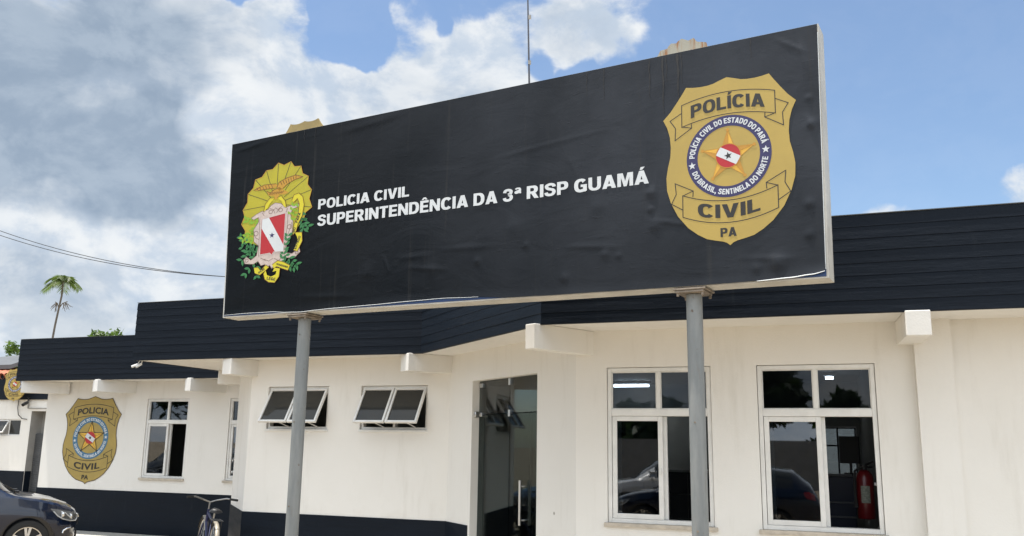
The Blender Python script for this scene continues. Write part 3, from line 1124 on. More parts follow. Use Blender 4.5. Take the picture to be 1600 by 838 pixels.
BUB = [(4.73, 2.70, 0.05, 0.014), (3.93, 3.245, 0.032, 0.010), (3.96, 3.02, 0.045, 0.008), (3.93, 3.13, 0.02, 0.008), (4.93, 3.05, 0.03, 0.009), (4.92, 2.86, 0.03, 0.008), (4.60, 2.68, 0.03, 0.006), (3.3, 2.72, 0.03, 0.006), (3.55, 3.20, 0.05, 0.005), (2.9, 3.12, 0.06, 0.005), (2.2, 2.86, 0.05, 0.005), (1.6, 2.9, 0.06, 0.005), (4.97, 3.55, 0.03, 0.010), (4.96, 3.72, 0.02, 0.008), (1.9, 3.9, 0.2, 0.006), (3.1, 3.85, 0.25, 0.007), (3.6, 2.86, 0.03, 0.006), (3.7, 2.84, 0.02, 0.005), (3.0, 2.98, 0.02, 0.006), (2.6, 2.9, 0.025, 0.006)]


def curl(s):
    """how far the loose bottom edge stands off"""
    return 0.006 * (0.5 + 0.5 * math.sin(s * 4.1) ** 2) + (0.010 * max(0.0, (s - 4.55) / 0.45) ** 2 if s > 4.55 else 0.0)


def bulge(s, z):
    h = 0.0
    for (bs, bz, r, a) in BUB:
        q = ((s - bs) ** 2 + (z - bz) ** 2) / (r * r)
        if q < 9: h += a * math.exp(-q)
    for (sa, za, sb, zb, r, a) in CREASE:
        d = Vector((sb - sa, zb - za))
        t = max(0.0, min(1.0, ((s - sa) * d.x + (z - za) * d.y) / d.length_squared))
        q = ((s - sa - d.x * t) ** 2 + (z - za - d.y * t) ** 2) / (r * r)
        if q < 9: h += a * math.exp(-q) * math.sin(math.pi * min(1, max(0, 0.08 + 0.84 * t)))
    return h


CREASE = [(2.75, 3.66, 3.62, 3.74, 0.014, 0.0028), (3.30, 3.62, 3.42, 3.40, 0.02, 0.002), (4.78, 4.15, 4.96, 4.02, 0.015, 0.006), (4.93, 4.10, 4.97, 3.85, 0.015, 0.006), (4.935, 3.62, 4.985, 3.50, 0.012, 0.006),
          (3.97, 3.40, 3.95, 3.15, 0.014, 0.005), (3.95, 3.05, 4.20, 3.00, 0.014, 0.005), (3.88, 2.66, 3.88, 4.18, 0.006, 0.0016), (2.0, 2.90, 2.35, 2.86, 0.015, 0.004), (1.75, 3.02, 1.80, 2.88, 0.012, 0.004),
          (2.25, 3.02, 2.75, 3.0, 0.02, 0.003), (1.9, 2.98, 2.2, 2.99, 0.018, 0.003), (0.05, 4.12, 0.5, 4.17, 0.02, 0.004), (1.2, 4.1, 1.9, 4.16, 0.03, 0.004), (3.3, 2.94, 3.75, 2.90, 0.016, 0.004), (4.5, 2.75, 4.85, 2.72, 0.016, 0.004),
          (0.9, 2.75, 1.5, 2.72, 0.02, 0.003), (1.1, 3.15, 1.12, 2.8, 0.02, 0.002)]

b = MB()
NS, NZ = 420, 130
vs, fs = [], []
for j in range(NZ + 1):
    v = j / NZ
    for i in range(NS + 1):
        u = i / NS
        l0, r0 = 0.008 + (0.075 - 0.008) * (1 - v), 5.034 - 0.034 * (1 - v)
        s = l0 + (r0 - l0) * u
        z = bot(s) + (4.196 - bot(s)) * v
        o = 0.007 + bulge(s, z)
        o += curl(s) * max(0.0, 1 - (z - bot(s)) / 0.07) ** 2
        o += 0.0015 * math.sin(s * 2.1 + 1.3 * z) * math.sin(z * 3.0)
        vs.append(bd(s, z, o))
for j in range(NZ):
    for i in range(NS):
        a = j * (NS + 1) + i
        fs.append((a, a + 1, a + NS + 2, a + NS + 1))
b.mesh(vs, fs)
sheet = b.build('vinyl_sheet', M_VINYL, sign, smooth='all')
# white cut edge of the sheet along the bottom and down the right side
def edge(name, s0, s1, rad):
    q = MB()
    n = 80
    pts = []
    for i in range(n + 1):
        s = s0 + (s1 - s0) * i / n
        pts.append(bd(s, bot(s) - 0.001, 0.008 + bulge(s, bot(s)) + curl(s)))
    q.tube(pts, [rad * (0.35 + 0.65 * math.sin(math.pi * min(1, max(0, i / n * 0.96 + 0.02))) ** 0.5) for i in range(n + 1)], 6)
    q.build(name, M_WHITE, sign)


edge('sheet_edge', 0.078, 2.62, 0.0022)
edge('sheet_edge', 4.60, 5.0, 0.0038)
q = MB()
q.tube([bd(5.036 - 0.034 * (1 - (z - 2.63) / 1.56), z, 0.006) for z in [2.64 + 0.1 * i for i in range(16)]], 0.0026, 6)
q.build('sheet_edge', M_WHITE, sign)
q = MB()
q.tube([bd(0.006 + 0.068 * (1 - (z - 2.65) / 1.54), z, 0.006) for z in [2.66 + 0.1 * i for i in range(16)]], 0.0018, 6)
q.build('sheet_edge', M_WHITE, sign)

F0 = 0.0105                       # first printed layer in front of the sheet


def bp_(layer):
    return lambda x, y: bd(x, y, F0 + layer * 0.0009)


# run-off streaks below the rusty cut-out
M_STREAK = mat('rust_runoff', (0.0105, 0.0095, 0.0095), 0.6)
for (s0, ln, w_) in ((3.935, 0.30, 0.010), (4.03, 0.42, 0.016), (4.055, 0.20, 0.008), (4.135, 0.36, 0.020), (4.16, 0.22, 0.008), (3.60, 0.25, 0.007), (3.47, 0.18, 0.006), (0.98, 0.14, 0.006), (0.86, 0.10, 0.008), (4.62, 0.16, 0.006)):
    q = MB()
    n = 12
    vs = []
    for i in range(n + 1):
        v = i / n
        hw = w_ / 2 * (1.0 - v) ** 0.6 * (0.85 + 0.3 * math.sin(i * 1.9 + s0 * 9))
        cx_ = s0 + 0.003 * math.sin(i * 0.9 + s0 * 7)
        z_ = 4.185 - ln * v
        vs += [bd(cx_ - hw, z_, 0.0078 + bulge(s0, z_) + 0.0015), bd(cx_ + hw, z_, 0.0078 + bulge(s0, z_) + 0.0015)]
    q.mesh(vs, [(2 * i, 2 * i + 1, 2 * i + 3, 2 * i + 2) for i in range(n)])
    q.build('runoff_streak', M_STREAK, sheet)
t = MB()
put_text(t, 'POLICIA CIVIL', 1.060, 1.972, 0.084, lambda x: 3.470 - 0.004 * (x - 1.06), bp_(0))
t.build('lettering', M_WHITE, sign)
t = MB()
put_text(t, 'SUPERINTENDÊNCIA DA 3ª RISP GUAMÁ', 1.063, 3.918, 0.094, lambda x: 3.326 - 0.0053 * (x - 1.063), bp_(0))
t.build('lettering', M_WHITE, sign)


# ------------------------------------------------------------------ the shield badge (drawn once, used on the sign, the wall and the annex)
M_STARW = mat('star_wall_paint', (0.66, 0.40, 0.05), 0.5)
HALF = [(0, .533), (.045, .519), (.09, .503), (.13, .497), (.18, .496), (.225, .500), (.270, .508), (.300, .462), (.335, .412), (.380, .352), (.429, .302), (.402, .245), (.385, .18), (.379, .11), (.383, .04), (.400, -.03), (.411, -.10), (.407, -.185), (.382, -.270), (.335, -.365), (.268, -.448), (.205, -.498), (.148, -.531), (.095, -.545), (.045, -.556), (.02, -.566), (0, -.583)]
OUT = HALF + [(-x, y) for x, y in HALF[-2:0:-1]]


def badge(place, plate, gold_done, ring_m, mono, acc, sw=0.006, sr=.172):
    """all the drawing of the shield, as children of plate; place(layer) gives the mapping"""
    def add(name, m, fn):
        q = MB()
        fn(q)
        return q.build(name, m, plate)
    arc1 = lambda x: 0.045 * (1 - (x / 0.3) ** 2)
    def ribbon1(q):
        pl = place(1)
        n = 16
        top = [(-.302 + .604 * i / n, .389 + arc1(-.302 + .604 * i / n)) for i in range(n + 1)]
        bt = [(-.302 + .604 * i / n, .238 + arc1(-.302 + .604 * i / n)) for i in range(n + 1)]
        q.stroke(top + bt[::-1], sw, pl, True)
        for sg in (-1, 1):
            q.stroke([(sg * .302, .335), (sg * .382, .292), (sg * .345, .236), (sg * .349, .152), (sg * .236, .222), (sg * .238, .255)], sw, pl)
            q.stroke([(sg * .236, .222), (sg * .302, .240)], sw, pl)
    def ribbon2(q):
        pl = place(1)
        n = 16
        f = lambda x: -.062 * (1 - (x / 0.3) ** 2)
        xs = [-.302 + .604 * i / n for i in range(n + 1)]
        q.stroke([(x, -.230 + f(x)) for x in xs] + [(x, -.374 + f(x)) for x in xs[::-1]], sw, pl, True)
        for sg in (-1, 1):
            q.stroke([(sg * .302, -.325), (sg * .377, -.278), (sg * .345, -.215), (sg * .352, -.142), (sg * .232, -.205), (sg * .235, -.245)], sw, pl)
            q.stroke([(sg * .232, -.205), (sg * .302, -.231)], sw, pl)
    add('ribbon_outline', M_BLACK, ribbon1)
    add('ribbon_outline', M_BLACK, ribbon2)
    word = 'POLÍCIA' if acc else 'POLICIA'
    cap = .088 if not mono else .082
    add('lettering', M_BLACK, lambda q: put_text(q, word, -.240, .238, cap, lambda x: .272 + arc1(x), place(2), 0.028, 1.04, not mono))
    add('lettering', M_BLACK, lambda q: put_text(q, 'CIVIL', -.203, .192, cap, lambda x: -.343 - .062 * (1 - (x / 0.3) ** 2), place(2), 0.028, 1.06, not mono))
    add('lettering', M_BLACK, lambda q: put_text(q, 'PA', -.060, .042, .058, lambda x: -.527, place(2), 0.028, 1.0, not mono))
    def ring(q):
        n = 64
        a, b2 = circle_pts(0, 0, .272, n), circle_pts(0, 0, .200, n)
        pl = place(1)
        q.mesh([pl(x, y) for x, y in a + b2], [(i, (i + 1) % n, n + (i + 1) % n, n + i) for i in range(n)])
    add('ring', ring_m, ring)
    def rl(q):
        pl = place(2)
        put_arc_text(q, 'POLÍCIA CIVIL DO ESTADO DO PARÁ', 177, 13, .219, .036, pl, False, .03)
        put_arc_text(q, 'DO BRASIL, SENTINELA DO NORTE', 200, 351, .2535, .036, pl, True, .03)
        q.flat(star_pts(-.236, -.038, .026, .42, 95), pl)
        q.flat(star_pts(.236, .010, .026, .42, 88), pl)
    add('lettering', M_WHITE, rl)
    def star(q):
        pl = place(1)
        q.flat(star_pts(0, 0, sr, .40), pl)
    st = add('star', M_STAR, star)
    def star2(q):
        pl = place(2)
        sp = star_pts(0, 0, sr, .40)
        for i in range(0, 10, 2):
            q.flat([(0, 0), sp[i], sp[i + 1]], pl)
    add('star_facet', M_STARD if not mono else M_STARW, star2)
    def star3(q):
        pl = place(2.5)
        sp = star_pts(0, 0, sr + .002, .40)
        q.stroke(sp, .004 if not mono else .009, pl, True)
        for i in range(10): q.stroke([sp[i], (0, 0)], .0028, place(2.7))
        for i in range(0, 10, 2): q.flat(circle_pts(sp[i][0], sp[i][1], .011, 12), place(2.9))
    add('star_outline', M_STARD if not mono else M_BLACK, star3)
    def disc(q): q.flat(circle_pts(0, 0, .080, 36), place(3.2))
    add('emblem_disc', M_RED, disc)
    def band(q):
        pl = place(3.8)
        a = R(-30)
        pts = []
        for (x, y) in ((-.074, .030), (.074, .030), (.074, -.030), (-.074, -.030)):
            pts.append((x * math.cos(a) - y * math.sin(a), x * math.sin(a) + y * math.cos(a)))
        q.flat(pts, pl)
    add('emblem_band', M_WHITE, band)
    add('emblem_star', M_BLACK, lambda q: q.flat(star_pts(0, 0, .026, .42, 100), place(4.3)))
    add('emblem_rim', M_STARD, lambda q: q.stroke(circle_pts(0, 0, .080, 36), .005, place(4.3), True))


# printed badge on the sign: plate plus its drawing
BC = (4.452, 3.421)
def board_badge(layer):
    return lambda x, y: bd(BC[0] + x + 0.012 * y, BC[1] + y - 0.010 * x, F0 + layer * 0.0009)
p = MB()
p.flat(OUT, board_badge(0))
plate = p.build('gold_badge', M_GOLD, sign)
badge(board_badge, plate, True, M_NAVYP, False, True, 0.0055)

# ------------------------------------------------------------------ coat of arms on the sign
# drawn on a 503 x 838 grid, mapped affinely to the sign's face
def cr(layer):
    def f(x, y):
        s = 0.166 + (x - 15) * 0.001705 + (y - 30) * 0.0000585
        z = 3.938 - (y - 30) * 0.001352 - (x - 262) * 0.0000215
        return bd(s, z, F0 + layer * 0.0009)
    return f
tips = [(50, 520), (24, 405), (30, 312), (60, 208), (108, 118), (182, 68), (262, 30), (345, 35), (412, 75), (462, 150), (485, 240), (490, 352), (440, 420)]
fan = []
C0 = (255, 300)
for i, tp in enumerate(tips):
    fan.append(tp)
    if i < len(tips) - 1:
        m = ((tp[0] + tips[i + 1][0]) / 2, (tp[1] + tips[i + 1][1]) / 2)
        fan.append((C0[0] + (m[0] - C0[0]) * 0.93, C0[1] + (m[1] - C0[1]) * 0.93))
fan += [(330, 560), (150, 560)]
p = MB()
p.flat(fan, cr(0))
arms = p.build('coat_of_arms', M_YEL, sign)
def art(name, m, polys, layer, strokes=(), sw=5, closed=False):
    q = MB()
    for pl in polys: q.flat(pl, cr(layer))
    for st in strokes: q.stroke(st, sw, cr(layer), closed)
    return q.build(name, m, arms)
art('fan_rib', M_BLACK, [], 0.7, [[(C0[0] + (x - C0[0]) * 0.25, C0[1] + (y - C0[1]) * 0.25), (x, y)] for x, y in tips], 3.2)
art('fan_edge', M_STARD, [], 0.8, [fan[:-2]], 3)
# foliage, seeded
lr = random.Random(11)
def leaves(spots, name, m, layer, size):
    q = MB()
    for (x, y, a) in spots:
        a = R(a + lr.uniform(-12, 12))
        L, wd_ = size * lr.uniform(0.8, 1.2), size * 0.27
        pts = [(0, 0), (L * .3, wd_ * .8), (L * .6, wd_ * .8), (L, 0), (L * .6, -wd_ * .8), (L * .3, -wd_ * .8)]
        q.flat([(x + px * math.cos(a) - py * math.sin(a), y + px * math.sin(a) + py * math.cos(a)) for px, py in pts], cr(layer))
    return q.build(name, m, arms)
def sprig(x0, y0, x1, y1, n):
    out = []
    base = math.degrees(math.atan2(y1 - y0, x1 - x0))
    for i in range(n):
        t_ = i / (n - 1)
        x, y = x0 + (x1 - x0) * t_, y0 + (y1 - y0) * t_
        out += [(x, y, base + 45), (x, y, base - 45)]
    return out
leaves(sprig(140, 600, 25, 490, 6) + sprig(150, 650, 40, 560, 5) + sprig(140, 640, 70, 730, 4) + sprig(150, 690, 145, 750, 2) + sprig(110, 560, 40, 640, 4), 'leaf_spray', M_GREEN, 1.2, 38)
leaves(sprig(310, 660, 340, 520, 6) + sprig(330, 640, 400, 700, 4) + sprig(300, 680, 385, 720, 4), 'leaf_spray', M_GREEN, 2.4, 38)
leaves(sprig(400, 400, 465, 470, 4) + sprig(420, 380, 440, 480, 4), 'leaf_spray', M_GREEN, 2.4, 38)
leaves(sprig(150, 430, 40, 500, 6) + sprig(140, 400, 60, 380, 5) + sprig(120, 450, 90, 520, 4), 'leaf_spray', M_GREEN2, 1.4, 34)
leaves(sprig(370, 420, 400, 340, 4) + sprig(350, 380, 370, 330, 3), 'leaf_spray', M_GREEN2, 2.6, 30)
# scrollwork
scroll = [(90, 372), (128, 350), (158, 338), (203, 330), (222, 306), (250, 292), (290, 302), (318, 332), (360, 322), (402, 318), (412, 336), (374, 346), (352, 375), (372, 430), (368, 498), (352, 535), (335, 560), (332, 622), (372, 632), (418, 600), (424, 626), (392, 658), (332, 655), (318, 692), (290, 680), (282, 712), (262, 690), (244, 716), (228, 692), (204, 712), (196, 684), (170, 690), (150, 660), (118, 676), (60, 668), (50, 642), (70, 624), (100, 648), (138, 622), (148, 560), (116, 530), (112, 450), (144, 402), (140, 374), (108, 386)]
art('scroll_frame', M_PINK, [scroll], 1.8)
mat('scroll_line', (0.20, 0.12, 0.10), 0.6)
for c_ in [circle_pts(128, 478, 15, 14), circle_pts(350, 460, 14, 14), circle_pts(222, 348, 12, 12), circle_pts(288, 344, 12, 12), circle_pts(72, 648, 11, 12), circle_pts(402, 628, 10, 12)]: art('scroll_curl', MATS['scroll_line'], [], 2.2, [c_], 3.5, True)
art('scroll_line', MATS['scroll_line'], [], 2.2, [scroll + [scroll[0]], [(150, 385), (152, 630)], [(338, 372), (326, 640)], [(165, 640), (200, 660)], [(110, 460), (125, 505), (150, 520)], [(365, 430), (345, 500), (330, 520)], [(215, 325), (240, 335), (250, 360)], [(295, 322), (275, 335), (262, 360)], [(165, 345), (180, 370)], [(335, 335), (325, 362)], [(235, 345), (255, 325), (275, 345)], [(190, 650), (220, 665), (250, 650)], [(255, 650), (285, 668), (310, 648)]], 3)
art('arms_shield', M_RED, [[(163, 390), (322, 368), (316, 612), (252, 610), (240, 629), (226, 615), (160, 620)]], 2.8)
art('arms_band', M_WHITE, [[(167, 389), (212, 383), (315, 572), (316, 612), (262, 611), (166, 450)]], 3.3)
art('arms_star', M_NAVYP, [star_pts(237, 502, 19, .42, -88)], 3.8)
art('arms_outline', mat('pale_outline', (0.55, 0.47, 0.45), 0.5), [], 3.6, [[(163, 390), (322, 368), (316, 612), (252, 610), (240, 629), (226, 615), (160, 620)]], 4, True)
# eagle
art('eagle', M_ORANGE, [[(98, 190), (122, 172), (170, 163), (250, 166), (264, 182), (240, 194), (180, 193), (130, 194)], [(256, 196), (270, 160), (318, 140), (380, 129), (428, 148), (380, 157), (332, 176), (296, 206), (275, 216)], [(188, 206), (214, 222), (240, 204), (276, 195), (302, 214), (336, 236), (310, 246), (276, 241), (264, 270), (246, 270), (240, 246), (204, 240)]], 1.2)
art('eagle_line', mat('brown_line', (0.16, 0.07, 0.012), 0.5), [], 1.7, [[(98, 190), (170, 163), (250, 166)], [(256, 196), (270, 160), (318, 140), (380, 129), (428, 148)], [(428, 148), (380, 157), (332, 176), (296, 206)], [(130, 194), (180, 193), (240, 194)], [(188, 206), (214, 222), (240, 204), (276, 195)]] + [[(280 + 17 * i, 158 - 4 * i), (292 + 15 * i, 182 - 5 * i)] for i in range(7)] + [[(205 + 12 * i, 235), (220 + 12 * i, 220)] for i in range(8)] + [[(120 + 20 * i, 176 - 2 * i), (128 + 20 * i, 190)] for i in range(6)], 4)
art('crescent_horn', M_RIB, [[(174, 345), (184, 292), (214, 256), (246, 260), (216, 292), (202, 318)], [(326, 335), (318, 290), (290, 250), (262, 262), (292, 286), (306, 320)]], 2.9)
art('motto_ribbon', M_RIB, [[(360, 292), (374, 258), (404, 250), (430, 275), (441, 330), (430, 400), (405, 450), (395, 492), (374, 518), (380, 450), (405, 380), (410, 320), (396, 285), (374, 306)], [(386, 500), (432, 504), (436, 560), (406, 622), (382, 612), (406, 560), (402, 530)]], 3.2)
art('motto_ribbon', M_RIB, [[(124, 700), (150, 698), (170, 720), (204, 688), (226, 704), (202, 725), (166, 750), (132, 736)], [(245, 690), (282, 667), (320, 680), (362, 705), (350, 736), (310, 720), (276, 705), (256, 716)]], 3.2)
art('motto_ribbon', M_RIB, [[(190, 745), (204, 724), (214, 754), (240, 766), (270, 755), (276, 732), (250, 736), (262, 711), (298, 720), (293, 770), (266, 806), (226, 800), (200, 780)]], 3.3)
RB = [[(360, 292), (374, 258), (404, 250), (430, 275), (441, 330), (430, 400), (405, 450), (395, 492), (374, 518)], [(374, 306), (396, 285), (410, 320), (405, 380), (380, 450), (374, 518)], [(386, 500), (432, 504), (436, 560), (406, 622), (382, 612)], [(124, 700), (150, 698), (170, 720), (204, 688), (226, 704), (202, 725), (166, 750), (132, 736)], [(245, 690), (282, 667), (320, 680), (362, 705), (350, 736), (310, 720), (276, 705), (256, 716)], [(190, 745), (200, 780), (226, 800), (266, 806), (293, 770), (298, 720)], [(174, 345), (184, 292), (214, 256), (246, 260)], [(326, 335), (318, 290), (290, 250), (262, 262)]]
for st_ in RB: art('ribbon_edge', MATS['brown_line'], [], 3.75, [st_], 3.4)


def tiny(word, x, y, ang, L, cap):
    q = MB()
    a = R(ang)
    f = cr(3.9)
    put_text(q, word, 0, L, cap, lambda v: 0, lambda u, v: f(x + u * math.cos(a) + v * math.sin(a), y + u * math.sin(a) - v * math.cos(a)))
    q.build('lettering', M_BLACK, arms)
tiny('LEGE', 212, 782, 12, 58, 18)
tiny('SUB', 158, 742, -32, 48, 13)
tiny('PROGREDIAMUR', 272, 694, 20, 80, 12)
tiny('ESTADO', 398, 608, -70, 84, 15)
tiny('DO', 384, 500, -72, 30, 15)
tiny('PARÁ', 402, 442, -72, 64, 15)

# ------------------------------------------------------------------ poles, head plates, cut-outs behind the sign
for (s, zt) in ((0.902, 2.618), (4.174, 2.592)):
    c = bd(s, 0, -0.09)
    q = MB()
    q.tube([(c.x, c.y, -0.2), (c.x, c.y, zt - 0.035)], 0.0515, 28)
    pole = q.build('pole', M_POLE, sign, smooth=True)
    q = MB()
    F = Matrix(((D2.x, N2.x, 0, c.x), (D2.y, N2.y, 0, c.y), (0, 0, 1, zt), (0, 0, 0, 1)))
    q.bbox((-0.105, -0.105, -0.016), (0.105, 0.105, -0.004), 0.003, F)
    q.bbox((-0.095, -0.10, -0.032), (0.09, 0.10, -0.018), 0.003, F)
    for (x, y) in ((-.08, -.085), (.08, -.085), (-.08, .085), (.08, .085)):
        q.lathe([(0, -0.052), (0.009, -0.052), (0.009, -0.004), (0, -0.004)], F @ Matrix.Translation((x, y, 0)), 6)
    q.build('head_plate', M_RUST, pole)
    for z in (2.45, 1.75, 1.1):
        q = MB()
        q.lathe([(0.006, 0), (0.006, 0.006), (0, 0.006)], Matrix.Translation((c.x, c.y, z)) @ Matrix.Rotation(YB, 4, 'Z') @ Matrix.Rotation(R(90), 4, 'X') @ Matrix.Translation((0, 0, 0.05)), 8)
        q.build('bolt', M_RUST, pole)


def cutout(name, m, top, base_pts, label):
    q = MB()
    pts = top + base_pts
    n = len(pts)
    tr = tessellate_polygon([[Vector((x, y, 0)) for x, y in pts]])
    for o in (-0.192, -0.204): q.mesh([bd(x, y, o) for x, y in pts], [tuple(t_) for t_ in tr])
    for i in range(n):
        a, c2 = pts[i], pts[(i + 1) % n]
        q.poly([bd(*a, -0.192), bd(*c2, -0.192), bd(*c2, -0.204), bd(*a, -0.204)])
    for z in (3.2, 3.9):
        xm = sum(p_[0] for p_ in top) / len(top)
        q.box((-0.18, -0.012, 0), (0.18, 0.0, 0.03), Matrix(((D2.x, N2.x, 0, bd(xm, 0, -0.18).x), (D2.y, N2.y, 0, bd(xm, 0, -0.18).y), (0, 0, 1, z), (0, 0, 0, 1))) @ Matrix.Translation((0, 0.012, 0)))
    o = q.build(name, m, sign)
    o['label'] = label
    return o


def scal(pts):
    """concave scallops between neighbouring points"""
    out = []
    for i in range(len(pts) - 1):
        a, c2 = Vector(pts[i]), Vector(pts[i + 1])
        d_ = 0.16 * (c2 - a).length
        for j in range(6):
            t_ = j / 6
            q = a.lerp(c2, t_)
            out.append((q.x, q.y - d_ * 4 * t_ * (1 - t_) * 0.55))
    out.append(tuple(pts[-1]))
    return out


cutout('shield_cutout', mat('gold_cutout', (0.26, 0.195, 0.075), 0.6, var=0.1, vscale=12),
       scal([(0.42, 4.27), (0.499, 4.372), (0.662, 4.374), (0.818, 4.374), (0.90, 4.28)]), [(0.97, 4.1), (0.95, 3.7), (0.9, 3.4), (0.66, 3.2), (0.42, 3.4), (0.36, 3.7), (0.36, 4.1)], 'gold scalloped cut-out behind the left end of the sign')
M_RUSTC = bpy.data.materials.new('rust_stained_sheet')
M_RUSTC.use_nodes = True
k = NT(M_RUSTC.node_tree)
oc = k.new('ShaderNodeTexCoord').outputs['Object']
k.put(k.n['Principled BSDF'].inputs['Base Color'], k.mix(k.smooth(k.noise(k.map(oc, (16, 16, 1.5)), 1.6, 5, 0.6), 0.46, 0.60), (0.30, 0.285, 0.235), (0.24, 0.115, 0.05)))
k.n['Principled BSDF'].inputs['Roughness'].default_value = 0.7
cutout('crest_cutout', M_RUSTC, [(3.90, 4.26), (3.935, 4.312), (3.948, 4.334), (3.998, 4.338), (4.005, 4.352), (4.026, 4.371), (4.064, 4.364), (4.075, 4.376), (4.103, 4.391), (4.150, 4.366), (4.188, 4.378), (4.212, 4.345), (4.276, 4.326), (4.279, 4.303), (4.33, 4.25)],
       [(4.42, 4.0), (4.45, 3.7), (4.40, 3.3), (4.12, 3.05), (3.85, 3.3), (3.78, 3.7), (3.80, 4.05)], 'beige rust-streaked scalloped cut-out behind the right end of the sign')


# ------------------------------------------------------------------ painted shield on the left wing
WB = (-12.325, 1.605)
def wall_badge(layer):
    return lambda x, y: Vector((WB[0] + x * 1.47 + 0.03 * y, WING_Y - 0.006 - layer * 0.0022, WB[1] + y * 1.335))
t_ = thing('shield_badge', 'gold shield-shaped police badge on the white wall of the left wing', 'badge', (WB[0], WING_Y, 0.9))
p = MB()
p.flat(OUT, wall_badge(0))
pl_ = p.build('shield_plate', M_GOLDW, t_)
p = MB()
p.stroke(OUT, 0.009, wall_badge(0.6), True)
p.build('shield_outline', mat('dark_gold_line', (0.09, 0.06, 0.03), 0.6), pl_)
badge(wall_badge, pl_, True, M_TEALP, True, False, 0.007, .205)

# ------------------------------------------------------------------ annex at the far left
AY = 19.6
annex = thing('annex_building', 'low white annex with dark band, tiled roof and a grey passage at the far left', 'building', (-25, 20, 0))
w = MB()
wall(w, (-32, AY), (-17, AY), 0, 2.72, [(8.05, 9.02, 1.64, 2.12), (9.40, 10.6, 0.0, 2.36)])
wall(w, (-32, 26), (-32, AY), 0, 2.72)
wall(w, (-17, AY), (-17, 26), 0, 2.72)
wall(w, (-17, 26), (-32, 26), 0, 2.72)
w.build('wall', M_WALL, annex)
w = MB()
sweep(w, [(-32.05, 25), (-32.05, AY - 0.07), (-16.95, AY - 0.07)], [(0.0, 2.70), (0.0, 3.42), (-0.12, 3.42), (-0.12, 2.70)])
w.build('parapet', M_NAVY, annex)
w = MB()
sweep(w, [(-32.0, 25), (-32.0, AY), (-22.605, AY)], [(0.012, 0.0), (0.012, 0.62), (0.002, 0.62), (0.002, 0.0)])
w.build('dado', M_NAVY, annex)
w = MB()                                                      # passage behind the opening
w.box((-22.82, AY + 0.40, 0), (-20.9, AY + 0.5, 2.7))
w.box((-22.70, AY + 0.003, 0), (-22.596, AY + 0.40, 2.7))
w.box((-21.4, AY + 0.151, 0), (-21.3, AY + 0.40, 2.7))
w.box((-22.59, AY + 0.16, 2.37), (-21.3, AY + 0.40, 2.45))
w.build('passage_wall', M_GREY, annex)
w = MB()
for i in range(27):
    w.bbox((-22.585, AY + 0.22, 0.03 + i * 0.062), (-21.41, AY + 0.25, 0.03 + i * 0.062 + 0.056), 0.008)
w.box((-22.585, AY + 0.255, 0.02), (-21.41, AY + 0.265, 1.71))
w.build('shutter_door', mat('light_shutter', (0.085, 0.088, 0.092), 0.5, var=0.1), annex)
w = MB()
w.box((-22.594, AY + 0.01, 0), (-22.590, AY + 0.215, 0.62))
w.build('passage_dado', M_NAVY, annex)
w = MB()
Ma = wframe((-32, AY), (-17, AY), (8.05, 9.02, 1.64, 2.12))
rect_frame(w, 0.004, 0.966, 0.004, 0.476, 0.03, 0.03, 0.09, Ma)
w.bbox((0.47, 0.031, 0.03), (0.50, 0.089, 0.45), 0.003, Ma)
aw = w.build('window', M_ALU, annex)
p = MB()
p.box((0.5, 0.05, 0.03), (0.94, 0.055, 0.45), Ma)
p.build('pane', M_TGLASS, aw)
Hh = Ma @ Matrix.Translation((0.035, 0.035, 0.445)) @ Matrix.Rotation(-R(28), 4, 'X')
p = MB()
rect_frame(p, 0, 0.43, -0.41, 0, 0.026, -0.02, 0.014, Hh)
p.build('sash', M_ALU, aw)
p = MB()
p.box((0.022, -0.004, -0.388), (0.408, 0.0, -0.022), Hh)
p.build('pane', M_TGLASS, aw)
# roof: a short skirt of terracotta tiles under a metal sheet
w = MB()
for r_ in range(3):
    for i in range(42):
        x = -32 + i * 0.22
        F = Matrix.Translation((x, AY - 0.12 + r_ * 0.30, 3.40 + r_ * 0.085)) @ Matrix.Rotation(R(-72), 4, 'X')
        w.lathe([(0.10, 0.0), (0.085, 0.36)], F, 10)
w.build('roof_tiles', M_TILE, annex)
w = MB()
for (o, zz) in ((0.0, 0.0), (0.0, -0.13)):
    w.poly([(-32.4, AY + 0.35, 3.74 + zz), (-24.1, AY + 0.35, 3.80 + zz), (-22.0, AY + 0.35, 4.30 + zz), (-22.0, AY + 6, 5.2 + zz), (-32.4, AY + 6, 4.7 + zz)])
w.poly([(-32.4, AY + 0.35, 3.61), (-24.1, AY + 0.35, 3.67), (-22.0, AY + 0.35, 4.17), (-22.0, AY + 0.35, 4.30), (-24.1, AY + 0.35, 3.80), (-32.4, AY + 0.35, 3.74)])
w.poly([(-22.0, AY + 0.351, 3.0), (-22.0, AY + 6, 3.0), (-22.0, AY + 6, 5.2), (-22.0, AY + 0.351, 4.30)])
w.build('metal_roof', mat('grey_roof_sheet', (0.09, 0.095, 0.10), 0.6, metal=0.0, var=0.1), annex)

